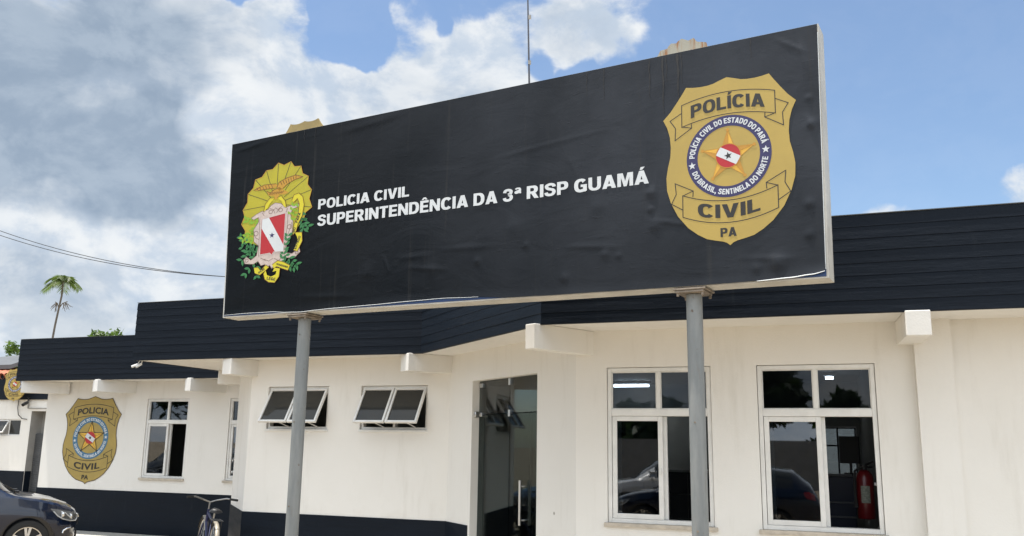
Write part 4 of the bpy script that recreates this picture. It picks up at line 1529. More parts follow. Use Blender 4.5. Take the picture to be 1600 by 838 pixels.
# shield sign hung on the annex band
SC = (-23.02, 3.14)
def annex_badge(layer):
    return lambda x, y: Vector((SC[0] + x * 1.05, AY - 0.32 - layer * 0.003, SC[1] + y * 0.86))
t_ = thing('shield_sign', 'small gold shield sign hung on the dark band of the annex', 'sign', (SC[0], AY - 0.3, 2.6))
p = MB()
p.flat(OUT, annex_badge(0))
p.flat(OUT, lambda x, y: annex_badge(0)(x, y) + Vector((0, 0.03, 0)))
n_ = len(OUT)
for i in range(n_):
    a, b_ = annex_badge(0)(*OUT[i]), annex_badge(0)(*OUT[(i + 1) % n_])
    p.poly([a, b_, b_ + Vector((0, 0.03, 0)), a + Vector((0, 0.03, 0))])
p.box((SC[0] - 0.2, AY - 0.29, 3.2), (SC[0] - 0.16, AY - 0.07, 3.24))
p.box((SC[0] + 0.16, AY - 0.29, 3.2), (SC[0] + 0.2, AY - 0.07, 3.24))
pl_ = p.build('shield_plate', M_GOLD, t_)
badge(annex_badge, pl_, True, M_NAVYP, True, False, 0.012)


# ------------------------------------------------------------------ security cameras
def bullet(name, label, loc, rz, tilt, s=1.0, body=None):
    t = thing(name, label, 'security camera', loc, rz)
    F = Matrix.Rotation(R(tilt), 4, 'X') @ Matrix.Rotation(R(90), 4, 'X')
    q = MB()
    q.lathe([(0, -0.02), (0.028 * s, -0.02), (0.03 * s, 0.0), (0.03 * s, 0.13 * s), (0.024 * s, 0.135 * s), (0.024 * s, 0.12 * s), (0.0, 0.12 * s)], F, 18)
    q.build('camera_body', body or M_WHITEP, t, smooth=True, local=True)
    q = MB()
    q.lathe([(0, 0.121 * s), (0.02 * s, 0.121 * s), (0.012 * s, 0.127 * s), (0, 0.13 * s)], F, 16)
    q.build('lens', M_BLKP, t, local=True)
    q = MB()
    q.tube([(0, 0.02 * s, 0.02 * s), (0, 0.04 * s, 0.06 * s), (0, 0.05 * s, 0.10 * s)], 0.012 * s, 8)
    q.lathe([(0, 0), (0.035 * s, 0), (0.035 * s, 0.012), (0, 0.012)], Matrix.Translation((0, 0.05 * s, 0.095 * s)), 14)
    q.build('bracket', body or M_WHITEP, t, local=True)
    return t


bullet('security_camera', 'white security camera under the corner of the eaves, pointing left', (-8.60, 8.97, 2.545), R(-75), 20, 0.55)
bullet('security_camera', 'white security camera under the eaves corner, pointing towards the viewer', (-8.53, 8.95, 2.545), R(-8), 30, 0.55)
bullet('security_camera', 'dark security camera on the white annex wall below the shield sign', (-22.65, AY - 0.16, 2.60), R(20), 20, 1.6, M_BLKP)
q = MB()
q.tube([(-23.15, AY - 0.03, 2.68), (-23.13, AY - 0.04, 2.45), (-23.05, AY - 0.06, 2.25), (-22.9, AY - 0.05, 2.14), (-22.72, AY - 0.03, 2.12)], 0.012, 6)
tag(q.build('hanging_cable', M_RUBBER, None), 'dark loop of cable hanging below the shield sign', 'cable')
q = MB()
q.tube([(-22.72, AY - 0.04, 2.70), (-22.72, AY - 0.04, 2.44)], 0.022, 8)
q.tube([(-23.1, AY - 0.04, 2.715), (-20.9, AY - 0.04, 2.715)], 0.022, 8)
q.tube([(-22.72, AY - 0.04, 2.44), (-21.6, AY - 0.04, 2.44)], 0.014, 8)
tag(q.build('conduit', M_GREY, None), 'grey conduit along the top of the annex wall', 'conduit')

# ------------------------------------------------------------------ overhead cables, antenna mast
def cable(label, y, dz, end):
    """hanging line whose height follows a parabola along x"""
    q = MB()
    pts = []
    for i in range(61):
        x = -32.0 + (end[0] + 32.0) * i / 60
        z = 5.265 - 0.1178 * (x + 13.16) + 0.0146 * (x + 13.16) ** 2
        w_ = max(0.0, min(1.0, (-13.16 - x) / 7.16))
        pts.append((x, y + (end[1] - y) * max(0, (x + 13.16) / (end[0] + 13.16)), z + dz * w_))
    q.tube(pts, 0.009, 6)
    return tag(q.build('power_cable', M_RUBBER, None), label, 'power cable', 'overhead cables at the left')
cable('upper of the two overhead cables crossing the sky at the left', 16.0, 0.0, (-9.2, 16.0))
cable('lower of the two overhead cables crossing the sky at the left', 16.0, -0.115, (-9.2, 16.06))
t_ = thing('utility_pole', 'slim grey pole behind the billboard that carries the overhead cables', 'pole', (-9.2, 16.0, 0))
q = MB()
q.tube([(-9.2, 16.03, 0), (-9.2, 16.03, 5.2)], [0.09, 0.07], 12)
q.build('post', M_GREY, t_, smooth=True)
q = MB()
q.lathe([(0, 0), (.05, 0), (.05, .03), (.03, .05), (.05, .07), (.05, .1), (0, .1)], Matrix.Translation((-9.2, 16.03, 5.2)), 12)
q.build('insulator', M_WHITEP, t_)

t_ = thing('antenna_mast', 'thin dark antenna mast rising behind the billboard', 'antenna', (-4.27, 12, 2.7))
q = MB()
q.tube([(-4.27, 12, 2.7), (-4.298, 12, 7.1), (-4.34, 12, 8.6), (-4.37, 12, 10.2)], [0.022, 0.016, 0.012, 0.008], 8)
q.build('mast', mat('dark_mast', (0.07, 0.07, 0.08), 0.5), t_)
q = MB()
for z in (6.6, 7.45, 8.22, 9.0): q.lathe([(0, -0.03), (0.024, -0.03), (0.024, 0.03), (0, 0.03)], Matrix.Translation((-4.27 - 0.0285 * (z - 4) / 3.4 * 0.9, 12, z)), 8)
q.lathe([(0, 0), (0.12, 0), (0.12, 0.012), (0, 0.012)], Matrix.Translation((-4.27, 12, 2.712)), 12)
q.build('joint', M_GREY, t_)

# ------------------------------------------------------------------ palm and trees
M_PALM = leaf_mat('palm_leaf', (0.045, 0.075, 0.018), (0.13, 0.17, 0.04))
M_LEAF = leaf_mat('tree_leaf', (0.045, 0.085, 0.018), (0.10, 0.15, 0.03))
M_LEAFD = leaf_mat('dark_tree_leaf', (0.015, 0.035, 0.010), (0.04, 0.07, 0.018))


def palm_fronds(mb, top, n, L, r, up_=(0.1, 0.9), lop=1.0):
    for i in range(n):
        az = 2 * math.pi * i / n + r.uniform(-0.3, 0.3)
        el = r.uniform(*up_)
        d = Vector((math.cos(az), math.sin(az), 0))
        ln = L * r.uniform(0.8, 1.1)
        prev = None
        pts = []
        for j in range(12):
            t = j / 11
            p_ = Vector(top) + d * (ln * t * math.cos(el)) + Vector((0, 0, ln * (math.sin(el) * t - lop * 0.75 * t * t)))
            pts.append(p_)
        mb.tube(pts, [0.022 * (1 - 0.85 * j / 11) for j in range(12)], 5)
        side = d.cross(Vector((0, 0, 1))).normalized()
        for j in range(1, 34):
            t = j / 34
            f = t * 11
            a = pts[int(f)].lerp(pts[min(int(f) + 1, 11)], f - int(f))
            tg = (pts[min(int(f) + 1, 11)] - pts[int(f)]).normalized()
            for sg in (-1, 1):
                ll = L * 0.30 * (0.45 + 0.9 * math.sin(math.pi * min(1, t * 0.9 + 0.08))) * r.uniform(0.8, 1.1)
                q = a + (side * sg * 0.75 + tg * 0.65).normalized() * ll + Vector((0, 0, -ll * r.uniform(0.25, 0.75)))
                m = a.lerp(q, 0.45) + Vector((0, 0, ll * 0.08))
                wv = tg * 0.030 * L / 1.6
                mb.poly([a - wv * .4, m - wv, q, m + wv, a + wv * .4])


def palm(base, top, label, L, n, seed, dead=True):
    r = random.Random(seed)
    t = thing('palm_tree', label, 'palm tree', base)
    b0, tp = Vector(base), Vector(top)
    pts = []
    for i in range(14):
        q = b0.lerp(tp, i / 13)
        q.x += 0.12 * math.sin(i * 0.55)
        pts.append(q)
    pts[-1] = tp
    m = MB()
    m.tube(pts, [0.055 - 0.022 * i / 13 for i in range(14)], 9)
    m.build('trunk', M_TRUNK, t, smooth=True)
    m = MB()
    palm_fronds(m, tp, n, L, r)
    m.build('crown', M_PALM, t)
    if dead:
        m = MB()
        q0 = pts[-3].lerp(pts[-2], 0.1)
        for a_ in (0.4, 2.9):
            d = Vector((math.cos(a_), math.sin(a_), 0))
            m.tube([q0, q0 + d * 0.12 + Vector((0, 0, .22)), q0 + d * 0.30 + Vector((0, 0, .30))], 0.018, 5)
            for j in range(14):
                e = q0 + d * r.uniform(.12, .3) + Vector((0, 0, .25))
                m.tube([e, e + d * r.uniform(0, .2) + Vector((r.uniform(-.12, .12), r.uniform(-.12, .12), -r.uniform(.1, .35)))], 0.008, 4)
        m.build('seed_stalks', mat('dry_stalk', (0.16, 0.11, 0.06), 0.8), t)
    return t


palm((-28.3, 25, 0), (-28.02, 25, 7.55), 'slender palm tree rising above the left wing', 0.92, 9, 8)


def tree(base, h, rad, label, seed, m_leaf, nleaf=2600, leaf=0.16, zc=0.72):
    r = random.Random(seed)
    t = thing('tree', label, 'tree', base)
    b0 = Vector(base)
    m = MB()
    m.tube([b0, b0 + Vector((0.1, 0, h * 0.3)), b0 + Vector((0, 0.1, h * 0.6)), b0 + Vector((0.1, 0.1, h * 0.9))], [h * .03, h * .024, h * .017, h * .006], 9)
    tips_ = []
    for i in range(9):
        az, e = r.uniform(0, 6.28), r.uniform(0.2, 1.1)
        s0 = b0 + Vector((0, 0.05, h * r.uniform(0.4, 0.75)))
        d = Vector((math.cos(az) * math.cos(e), math.sin(az) * math.cos(e), math.sin(e)))
        e1 = s0 + d * rad * r.uniform(.7, 1.0)
        m.tube([s0, s0.lerp(e1, .5) + Vector((0, 0, .1)), e1], [h * .011, h * .008, h * .003], 6)
        tips_.append(e1)
    m.build('trunk', M_TRUNK, t, smooth=True)
    m = MB()
    cl = [(b0 + Vector((r.gauss(0, rad * .45), r.gauss(0, rad * .45), h * zc + r.gauss(0, h * .11))), rad * r.uniform(.28, .5)) for _ in range(16)] + [(q, rad * r.uniform(.25, .4)) for q in tips_]
    for i in range(nleaf):
        c_, cr_ = cl[r.randrange(len(cl))]
        d = Vector((r.gauss(0, 1), r.gauss(0, 1), r.gauss(0, 1))).normalized()
        p_ = c_ + d * cr_ * r.uniform(.5, 1.05)
        a = Vector((r.gauss(0, 1), r.gauss(0, 1), r.gauss(0, .6))).normalized()
        b_ = a.cross(d + Vector((0.01, 0, 0))).normalized()
        s_ = leaf * r.uniform(.6, 1.3)
        m.poly([p_ - a * s_, p_ + b_ * s_ * .45, p_ + a * s_, p_ - b_ * s_ * .45])
    m.build('crown', m_leaf, t)
    return t


tree((-25.6, 25, 0), 5.75, 0.75, 'light green treetop showing over the left wing parapet', 3, M_LEAF, 1500, 0.10, 0.84)
tree((-36.3, 30.5, 0), 6.0, 1.0, 'small leafy treetop above the annex roof at the far left', 9, M_LEAF, 1500, 0.13, 0.84)


# ------------------------------------------------------------------ cars
M_CARBLUE = mat('dark_blue_car_paint', (0.0025, 0.008, 0.026), 0.22, metal=0.0, spec=0.3, coat=1.0)
M_CARWHITE = mat('white_car_paint', (0.70, 0.70, 0.69), 0.25, coat=1.0)
M_CARGLASS = mat('tinted_car_glass', (0.015, 0.018, 0.02), 0.06, spec=0.8)
M_LAMP = mat('lamp_glass', (0.42, 0.44, 0.46), 0.12, spec=0.8, coat=1.0)
M_LAMPD = mat('lamp_housing', (0.11, 0.115, 0.12), 0.25, spec=0.8, coat=1.0)
M_TAIL = mat('tail_lamp', (0.30, 0.008, 0.008), 0.15, coat=1.0)


def interp(tab, x):
    if x >= tab[0][0]: return tab[0][1]
    for i in range(len(tab) - 1):
        (a, va), (b, vb) = tab[i], tab[i + 1]
        if a >= x >= b:
            t = (a - x) / (a - b)
            t = t * t * (3 - 2 * t) * 0.35 + t * 0.65
            return va + (vb - va) * t
    return tab[-1][1]


TOP = [(0.623, .50), (0.611, .60), (0.574, .665), (0.476, .725), (0.287, .790), (0.082, .835), (-.18, .872), (-.50, 1.115), (-.90, 1.385), (-1.35, 1.45), (-2.1, 1.43), (-2.75, 1.34), (-3.05, 1.10), (-3.17, .86), (-3.23, .62), (-3.26, .48)]
HWD = [(0.623, .28), (0.611, .44), (0.574, .60), (0.508, .70), (0.369, .785), (0.123, .835), (-.4, .85), (-2.2, .85), (-2.75, .82), (-3.05, .76), (-3.2, .66), (-3.26, .50)]
SHO = [(0.623, .47), (0.611, .55), (0.574, .60), (0.476, .665), (0.287, .735), (0.041, .795), (-.2, .835), (-.9, .875), (-2.4, .93), (-3.0, .93), (-3.17, .80), (-3.26, .46)]
BOTT = [(0.623, .40), (0.611, .30), (0.558, .22), (0.410, .19), (-2.7, .19), (-3.1, .28), (-3.2, .36), (-3.26, .42)]


def section(x):
    top, w_, sh, zb = interp(TOP, x), interp(HWD, x), interp(SHO, x), interp(BOTT, x)
    c = max(0.0, min(1.0, (top - sh - .06) / .28))
    tw = .58
    lo = zb + 0.08
    mid = lo + (sh - lo) * .45
    A = Vector((w_ * .91, sh + .45 * (top - sh))).lerp(Vector((w_ * .965 - .42 * (w_ * .965 - tw), sh + .45 * (top - sh))), c)
    B = Vector((w_ * .66, sh + .85 * (top - sh))).lerp(Vector((tw, top - .06)), c)
    C = Vector((w_ * .33, top - .006)).lerp(Vector((tw * .55, top - .012)), c)
    return [Vector((0, zb)), Vector((w_ * .8, zb)), Vector((w_ * .95, lo)), Vector((w_, mid)), Vector((w_ * .995, mid + (sh - mid) * .6)), Vector((w_ * .965, sh)), A, B, C, Vector((0, top))]


def make_car(name, label, paint):
    root = thing(name, label, 'car')
    xs = [q_ * .82 for q_ in (.76, .755, .745, .73, .71, .69, .66, .62, .58, .53, .48)]
    x = .36
    while x > -3.0:
        xs.append(x)
        x -= .05
    xs += [-3.02, -3.06, -3.1, -3.14, -3.17, -3.2, -3.22, -3.24, -3.26]
    rows, par = [], []
    for x in xs:
        s = section(x)
        row = []
        for i in range(9):
            p0, p1, p2, p3 = s[max(i - 1, 0)], s[i], s[i + 1], s[min(i + 2, 9)]
            for j in range(4):
                t = j / 4
                if i in (0, 4) or (i == 5): q = p1.lerp(p2, t)
                else: q = 0.5 * ((2 * p1) + (p2 - p0) * t + (2 * p0 - 5 * p1 + 4 * p2 - p3) * t * t + (3 * p1 - p0 - 3 * p2 + p3) * t ** 3)
                row.append(q)
        row.append(s[9])
        rows.append(row)
    K = len(rows[0])
    body = MB()
    for i in range(len(xs) - 1):
        for j in range(K - 1):
            xm = (xs[i] + xs[i + 1]) / 2
            seg = j / 4
            tgt = 0
            top_, sh_ = interp(TOP, xm), interp(SHO, xm)
            zm = (rows[i][j].y + rows[i][j + 1].y) / 2
            cab = top_ - sh_ > .30
            if cab and 5.15 <= seg < 6.9 and -2.75 < xm < -.62 and not (-1.52 < xm < -1.44): tgt = 1
            elif seg >= 7.0 and -.86 < xm < -.20: tgt = 1
            elif seg >= 7.2 and -3.05 < xm < -2.78: tgt = 1
            elif seg < 1.5: tgt = 2
            for sg in (1, -1):
                a, b, c, d = rows[i][j], rows[i + 1][j], rows[i + 1][j + 1], rows[i][j + 1]
                body.m = tgt
                body.poly([(xs[i], a.x * sg, a.y), (xs[i + 1], b.x * sg, b.y), (xs[i + 1], c.x * sg, c.y), (xs[i], d.x * sg, d.y)])
    body.m = 0
    for (xx, row) in ((xs[0], rows[0]), (xs[-1], rows[-1])):
        body.poly([(xx, q.x, q.y) for q in row] + [(xx, -q.x, q.y) for q in row[-2:0:-1]])
    bo = body.build('body', [paint, M_CARGLASS, M_BLKP], root, smooth=True, local=True)
    # wheel openings
    cut = MB()
    for xw in (0.0, -2.46):
        for sg in (1, -1):
            F = Matrix.Translation((xw, sg * 0.60, 0.275)) @ Matrix.Rotation(R(-90 * sg), 4, 'X')
            cut.lathe([(0, 0), (0.325, 0), (0.325, 0.5), (0, 0.5)], F, 40)
    co = cut.build('cutter', [paint], None)
    for target in (bo,):
        md = target.modifiers.new('arch', 'BOOLEAN')
        md.operation = 'DIFFERENCE'
        md.solver = 'EXACT'
        md.object = co
        dg = bpy.context.evaluated_depsgraph_get()
        me = bpy.data.meshes.new_from_object(target.evaluated_get(dg))
        target.modifiers.clear()
        target.data = me
        me.name = 'body'
    bpy.data.objects.remove(co)
    full = bo.data
    bpy.data.objects.remove(bo)
    for idx, nm, m_ in ((0, 'body', paint), (1, 'window_glass', M_CARGLASS), (2, 'underbody', M_BLKP)):
        q = MB()
        vv = [v.co.copy() for v in full.vertices]
        use = [p_ for p_ in full.polygons if p_.material_index == idx]
        ids = sorted({v for p_ in use for v in p_.vertices})
        mp = {v: i for i, v in enumerate(ids)}
        q.mesh([vv[v] for v in ids], [[mp[v] for v in p_.vertices] for p_ in use])
        q.build(nm, m_, root, smooth=True, local=True)

    def side_y(x, z):
        """half width of the body at x and height z"""
        s = section(x)
        best = None
        for i in range(1, 8):
            a, b = s[i], s[i + 1]
            if min(a.y, b.y) - 1e-6 <= z <= max(a.y, b.y) + 1e-6 and abs(b.y - a.y) > 1e-6:
                t = (z - a.y) / (b.y - a.y)
                y = a.x + (b.x - a.x) * t
                best = y if best is None else max(best, y)
        return best if best is not None else s[5].x

    def patch(mb, outline, off, sg, n=14):
        """fill an (x, z) outline laid on the flank"""
        zs = [p_[1] for p_ in outline]
        z0, z1 = min(zs), max(zs)
        grid = []
        for a in range(n + 1):
            z = z0 + (z1 - z0) * (a + 0.0) / n
            z = min(max(z, z0 + 1e-4), z1 - 1e-4)
            hits = []
            for i in range(len(outline)):
                (xa, za), (xb, zb) = outline[i], outline[(i + 1) % len(outline)]
                if (za <= z < zb) or (zb <= z < za): hits.append(xa + (xb - xa) * (z - za) / (zb - za))
            if len(hits) >= 2: grid.append((min(hits), max(hits), z))
        vs = []
        m_ = 12
        for (xa, xb, z) in grid:
            for j in range(m_ + 1):
                x = xa + (xb - xa) * j / m_
                y = side_y(x, z)
                vs.append((x + off * 0.6, (y + off) * sg, z))
        fs = [(i * (m_ + 1) + j, i * (m_ + 1) + j + 1, (i + 1) * (m_ + 1) + j + 1, (i + 1) * (m_ + 1) + j) for i in range(len(grid) - 1) for j in range(m_)]
        mb.mesh(vs, fs)

    HL = [(.285, .690), (.45, .668), (.60, .640), (.70, .605), (.722, .555), (.69, .515), (.60, .520), (.48, .550), (.40, .590), (.33, .650)]
    HL = [(a_ * .82, b_) for a_, b_ in HL]
    cx, cz = .443, .592
    for sg in (1, -1):
        q = MB()
        patch(q, HL, .004, sg)
        h = q.build('headlight', M_LAMPD, root, smooth='all', local=True)
        q = MB()
        for (x, z, r_) in ((.385, .608, .038), (.492, .580, .032)):
            y = side_y(x, z)
            F = Matrix.Translation((x + .006, (y + .002) * sg, z)) @ Matrix.Rotation(R(40 * sg), 4, 'Z') @ Matrix.Rotation(R(-90 * sg), 4, 'X')
            q.lathe([(r_, 0), (r_ * 1.0, .010), (r_ * .8, .013), (r_ * .6, .004), (0, .010)], F, 20)
        q.build('reflector', M_CHROME, h, smooth=True, local=True)
        q = MB()
        inner = [(cx + (x - cx) * .93, cz + (z - cz) * .86) for x, z in HL]
        for strip in ([HL[9], HL[8], HL[7], HL[6], HL[5]], [HL[5], HL[4], HL[3]], [(.41, .63), (.508, .545)]):
            pts = [(x + .012, (side_y(x, z) + .008) * sg, z) for x, z in strip]
            q.tube(pts, .0075, 6)
        q.build('light_strip', M_LAMP, h, local=True)
        q = MB()
        patch(q, [(.41, .405), (.508, .435), (.574, .42), (.558, .385), (.492, .345), (.426, .345)], .004, sg, 8)
        f_ = q.build('fog_lamp', M_LAMPD, root, smooth='all', local=True)
        q = MB()
        pts = [(x + .012, (side_y(x, z) + .008) * sg, z) for x, z in [(.41, .365), (.418, .395), (.459, .422), (.508, .432)]]
        q.tube(pts, [.010, .011, .009, .005], 6)
        q.build('chrome_trim', M_CHROME, f_, local=True)
        q = MB()
        patch(q, [(-3.14, .74), (-2.98, .78), (-2.92, .90), (-3.02, .92), (-3.12, .86)], .006, sg, 8)
        q.build('tail_light', M_TAIL, root, smooth='all', local=True)
        # door mirror
        q = MB()
        q.bbox((-.66, .86 * sg, .93), (-.50, 1.02 * sg, 1.04), .03)
        q.tube([(-.56, .80 * sg, .91), (-.57, .90 * sg, .95)], .022, 8)
        q.build('mirror', paint, root, smooth=True, local=True)
        # doors: shut lines and handle
        q = MB()
        for xx in (-.38, -1.42, -2.25):
            zz = [.30 + .05 * i for i in range(int((interp(SHO, xx) - .32) / .05) + 1)]
            q.tube([(xx, (side_y(xx, z) - .0005) * sg, z) for z in zz], .0035, 5)
        ex = [(-.38 - .04 * i, .30) for i in range(47)]
        q.tube([(x, (side_y(x, z) - .0005) * sg, z) for x, z in ex], .0035, 5)
        bl = [(.22 - .05 * i, interp(SHO, .22 - .05 * i) + .008) for i in range(10)]
        q.tube([(x, (side_y(x, z) - .0002) * sg, z) for x, z in bl], .003, 5)
        q.build('shut_line', M_BLKP, root, local=True)
        q = MB()
        for xx in (-1.25, -2.1): q.bbox((xx - .09, (.845) * sg, .765), (xx + .09, (.885) * sg, .79), .008)
        q.build('door_handle', paint, root, smooth=True, local=True)
    # grille, number plate, wipers
    q = MB()
    q.bbox((.603, -.36, .44), (.633, .36, .545), .012)
    q.bbox((.574, -.40, .27), (.628, .40, .37), .015)
    gr = q.build('grille', M_BLKP, root, local=True)
    q = MB()
    q.tube([(.628, -.40, .55), (.645, -.2, .555), (.645, .2, .555), (.628, .40, .55)], .008, 6)
    q.lathe([(0, 0), (.045, 0), (.045, .008), (0, .012)], Matrix.Translation((.632, 0, .53)) @ Matrix.Rotation(R(90), 4, 'Y'), 20)
    q.build('grille_trim', M_CHROME, gr, local=True)
    q = MB()
    for y0 in (.35, -.20):
        q.tube([(-.16, y0, .885), (-.20, y0 - .2, .905), (-.30, y0 - .45, .965)], .009, 6)
        q.bbox((-.19, y0 - .03, .872), (-.12, y0 + .03, .90), .008)
    q.build('wiper', M_BLKP, root, local=True)
    # wheels
    for xw in (0.0, -2.46):
        for sg in (1, -1):
            F = Matrix.Translation((xw, sg * .73, .275)) @ Matrix.Rotation(R(-90 * sg), 4, 'X')
            q = MB()
            q.lathe([(.178, -.09), (.235, -.095), (.265, -.08), (.275, -.05), (.275, .05), (.265, .082), (.235, .098), (.182, .088)], F, 40)
            wh = q.build('wheel', M_RUBBER, root, smooth=True, local=True)
            q = MB()
            q.lathe([(.182, .088), (.188, .094), (.176, .090), (.168, .03), (.168, -.08)], F, 40)
            for i in range(5):
                for dd in (-.16, .16):
                    a = 2 * math.pi * i / 5 + .3
                    p0 = (math.cos(a + dd * .7) * .03, math.sin(a + dd * .7) * .03)
                    p1 = (math.cos(a + dd) * .176, math.sin(a + dd) * .176)
                    tx, ty = -math.sin(a), math.cos(a)
                    q.mesh([F @ Vector((p0[0] + tx * s_ * .012, p0[1] + ty * s_ * .012, h_)) for s_ in (-1, 1) for h_ in (.055, .085)] + [F @ Vector((p1[0] + tx * s_ * .017, p1[1] + ty * s_ * .017, h_)) for s_ in (-1, 1) for h_ in (.050, .088)],
                           [(0, 1, 5, 4), (2, 3, 7, 6), (1, 3, 7, 5), (0, 2, 6, 4)])
            q.lathe([(0, .09), (.022, .088), (.04, .075), (.04, .05)], F, 20)
            q.build('rim', mat('alloy', (0.66, 0.66, 0.66), 0.25, metal=0.9), wh, smooth=True, local=True)
            q = MB()
            q.lathe([(0, .0), (.168, .0), (.168, .02), (0, .02)], F, 30)
            q.build('brake_disc', M_BLKP, wh, local=True)
            q = MB()
            F2 = Matrix.Translation((xw, sg * .55, .275)) @ Matrix.Rotation(R(-90 * sg), 4, 'X')
            q.lathe([(0, 0), (.335, 0), (.335, .24)], F2, 40)
            q.build('wheel_well', M_BLKP, root, local=True)
    return root


CH = R(52)
car_loc = Vector((-10.15, 8.96, -0.02)) + 0.80 * Vector((-math.sin(CH), math.cos(CH), 0))
car = make_car('parked_car', 'dark blue hatchback parked nose-in at the lower left, in front of the left wing', M_CARBLUE)
car.location = car_loc
car.rotation_euler = (0, 0, CH)
white_car = make_car('parked_car', 'white hatchback mirrored in the left front window', M_CARWHITE)
white_car.location = (-4.9, -5.6, 0)
white_car.rotation_euler = (0, 0, R(165))
dark_car = copy_thing(car, (-3.75, -2.7, 0), R(176), 'dark hatchback mirrored in the window nearest the pilaster')
dark_car.scale = (1, 1, 0.9)
copy_thing(car, (-15.6, 7.0, 0), R(100), 'dark hatchback at the far left, seen only in the left wing window')
copy_thing(white_car, (-9.5, -13.0, 0), R(10), 'white hatchback farther back, small in the window reflection')

# ------------------------------------------------------------------ bicycle
def make_bike(loc, rz, lean, label):
    t = thing('bicycle', label, 'bicycle', loc)
    t.rotation_euler = (R(lean), 0, rz)
    t.scale = (0.87, 0.87, 0.87)
    fr_m = mat('blue_bike_paint', (0.008, 0.012, 0.065), 0.45, coat=0.2)
    fender_m = mat('dull_fender', (0.30, 0.27, 0.22), 0.5, metal=0.3)
    RW = .33
    hub_r, hub_f = Vector((0, 0, RW)), Vector((1.08, 0, RW))
    bb, st, hd0, hd1 = Vector((.44, 0, .29)), Vector((.26, 0, .70)), Vector((.86, 0, .62)), Vector((.83, 0, .80))
    q = MB()
    q.tube([bb, st], .016, 8)
    q.tube([st + Vector((.03, 0, -.04)), hd1 + Vector((0, 0, -.05))], .016, 8)
    q.tube([bb, hd0], .019, 8)
    q.tube([hd0 - Vector((-.006, 0, .03)), hd1], .020, 8)
    for sg in (-1, 1):
        q.tube([bb + Vector((0, .03 * sg, 0)), hub_r + Vector((0, .06 * sg, 0))], .010, 8)
        q.tube([st + Vector((0, .02 * sg, -.03)), hub_r + Vector((0, .06 * sg, 0))], .009, 8)
        q.tube([hd0 + Vector((0, .035 * sg, -.02)), hd0 + Vector((.04, .05 * sg, -.12)), hub_f + Vector((0, .05 * sg, 0))], .011, 8)
    q.build('frame', fr_m, t, smooth=True, local=True)
    for hub in (hub_r, hub_f):
        q = MB()
        q.tube([hub + Vector((math.cos(a) * RW, 0, math.sin(a) * RW)) for a in [2 * math.pi * i / 40 for i in range(40)]], .019, 8, closed=True)
        wh = q.build('wheel', M_RUBBER, t, smooth=True, local=True)
        q = MB()
        q.tube([hub + Vector((math.cos(a) * .30, 0, math.sin(a) * .30)) for a in [2 * math.pi * i / 40 for i in range(40)]], .011, 6, closed=True)
        q.tube([hub + Vector((0, -.05, 0)), hub + Vector((0, .05, 0))], .02, 8)
        for i in range(28):
            a = 2 * math.pi * i / 28
            q.tube([hub + Vector((math.cos(a + .3) * .02, .03 * (-1) ** i, math.sin(a + .3) * .02)), hub + Vector((math.cos(a) * .295, 0, math.sin(a) * .295))], .0014, 4, cap=False)
        q.build('rim', M_STEEL, wh, local=True)
        q = MB()
        a0, a1 = (R(20), R(205)) if hub is hub_r else (R(25), R(150))
        vs, fs = [], []
        for i in range(25):
            a = a0 + (a1 - a0) * i / 24
            for (y, r_) in ((-.030, .350), (-.02, .362), (0, .368), (.02, .362), (.030, .350)):
                vs.append(hub + Vector((math.cos(a) * r_, y, math.sin(a) * r_)))
        for i in range(24):
            for j in range(4): fs.append((i * 5 + j, i * 5 + j + 1, (i + 1) * 5 + j + 1, (i + 1) * 5 + j))
        q.mesh(vs, fs)
        q.build('mudguard', fender_m, t, smooth='all', local=True)
    q = MB()
    vs = []
    prof = [(-.14, .02, -.0), (-.12, .085, .012), (-.05, .095, .014), (.02, .065, .02), (.08, .03, .022), (.14, .02, .012), (.155, .005, .0)]
    sc_ = st + Vector((-.03, 0, .135))
    vs, fs = [], []
    for (x, w_, z) in prof:
        for a in (-1, -.85, -.5, 0, .5, .85, 1):
            vs.append(sc_ + Vector((x, w_ * a, z - .045 * abs(a) ** 3)))
        vs.append(sc_ + Vector((x, 0, z - .05)))
    for i in range(len(prof) - 1):
        for j in range(8): fs.append((i * 8 + j, i * 8 + (j + 1) % 8, (i + 1) * 8 + (j + 1) % 8, (i + 1) * 8 + j))
    fs.append(tuple(range(8)))
    fs.append(tuple((len(prof) - 1) * 8 + j for j in range(8)))
    q.mesh(vs, fs)
    q.build('saddle', M_BLKP, t, smooth=True, local=True)
    q = MB()
    q.tube([st, sc_ + Vector((0, 0, -.03))], .013, 8)
    q.build('seat_post', M_STEEL, t, local=True)
    q = MB()
    hb = hd1 + Vector((-.01, 0, .10))
    q.tube([hd1, hb], .014, 8)
    q.tube([hb + Vector((-.12, -.30, .06)), hb + Vector((-.04, -.22, .065)), hb + Vector((.03, -.10, .03)), hb, hb + Vector((.03, .10, .03)), hb + Vector((-.04, .22, .065)), hb + Vector((-.12, .30, .06))], .011, 8)
    h = q.build('handlebar', mat('dull_chrome', (0.35, 0.35, 0.35), 0.3, metal=0.9), t, smooth=True, local=True)
    for sg in (-1, 1):
        q = MB()
        q.tube([hb + Vector((-.09, .26 * sg, .062)), hb + Vector((-.19, .35 * sg, .058))], .017, 10)
        q.build('grip', M_RUBBER, h, local=True)
    q = MB()
    for y in (-.06, .06): q.tube([st + Vector((-.02, y * .4, -.06)), (.12, y, .715), (-.22, y, .715)], .007, 6)
    for x in (-.22, -.1, .02, .12): q.tube([(x, -.06, .715), (x, .06, .715)], .006, 6)
    for y in (-.06, .06): q.tube([(-.12, y, .715), hub_r + Vector((0, y, 0))], .006, 6)
    q.build('rack', M_BLKP, t, local=True)
    q = MB()
    q.tube([bb + Vector((0, -.06, 0)), bb + Vector((0, .06, 0))], .02, 10)
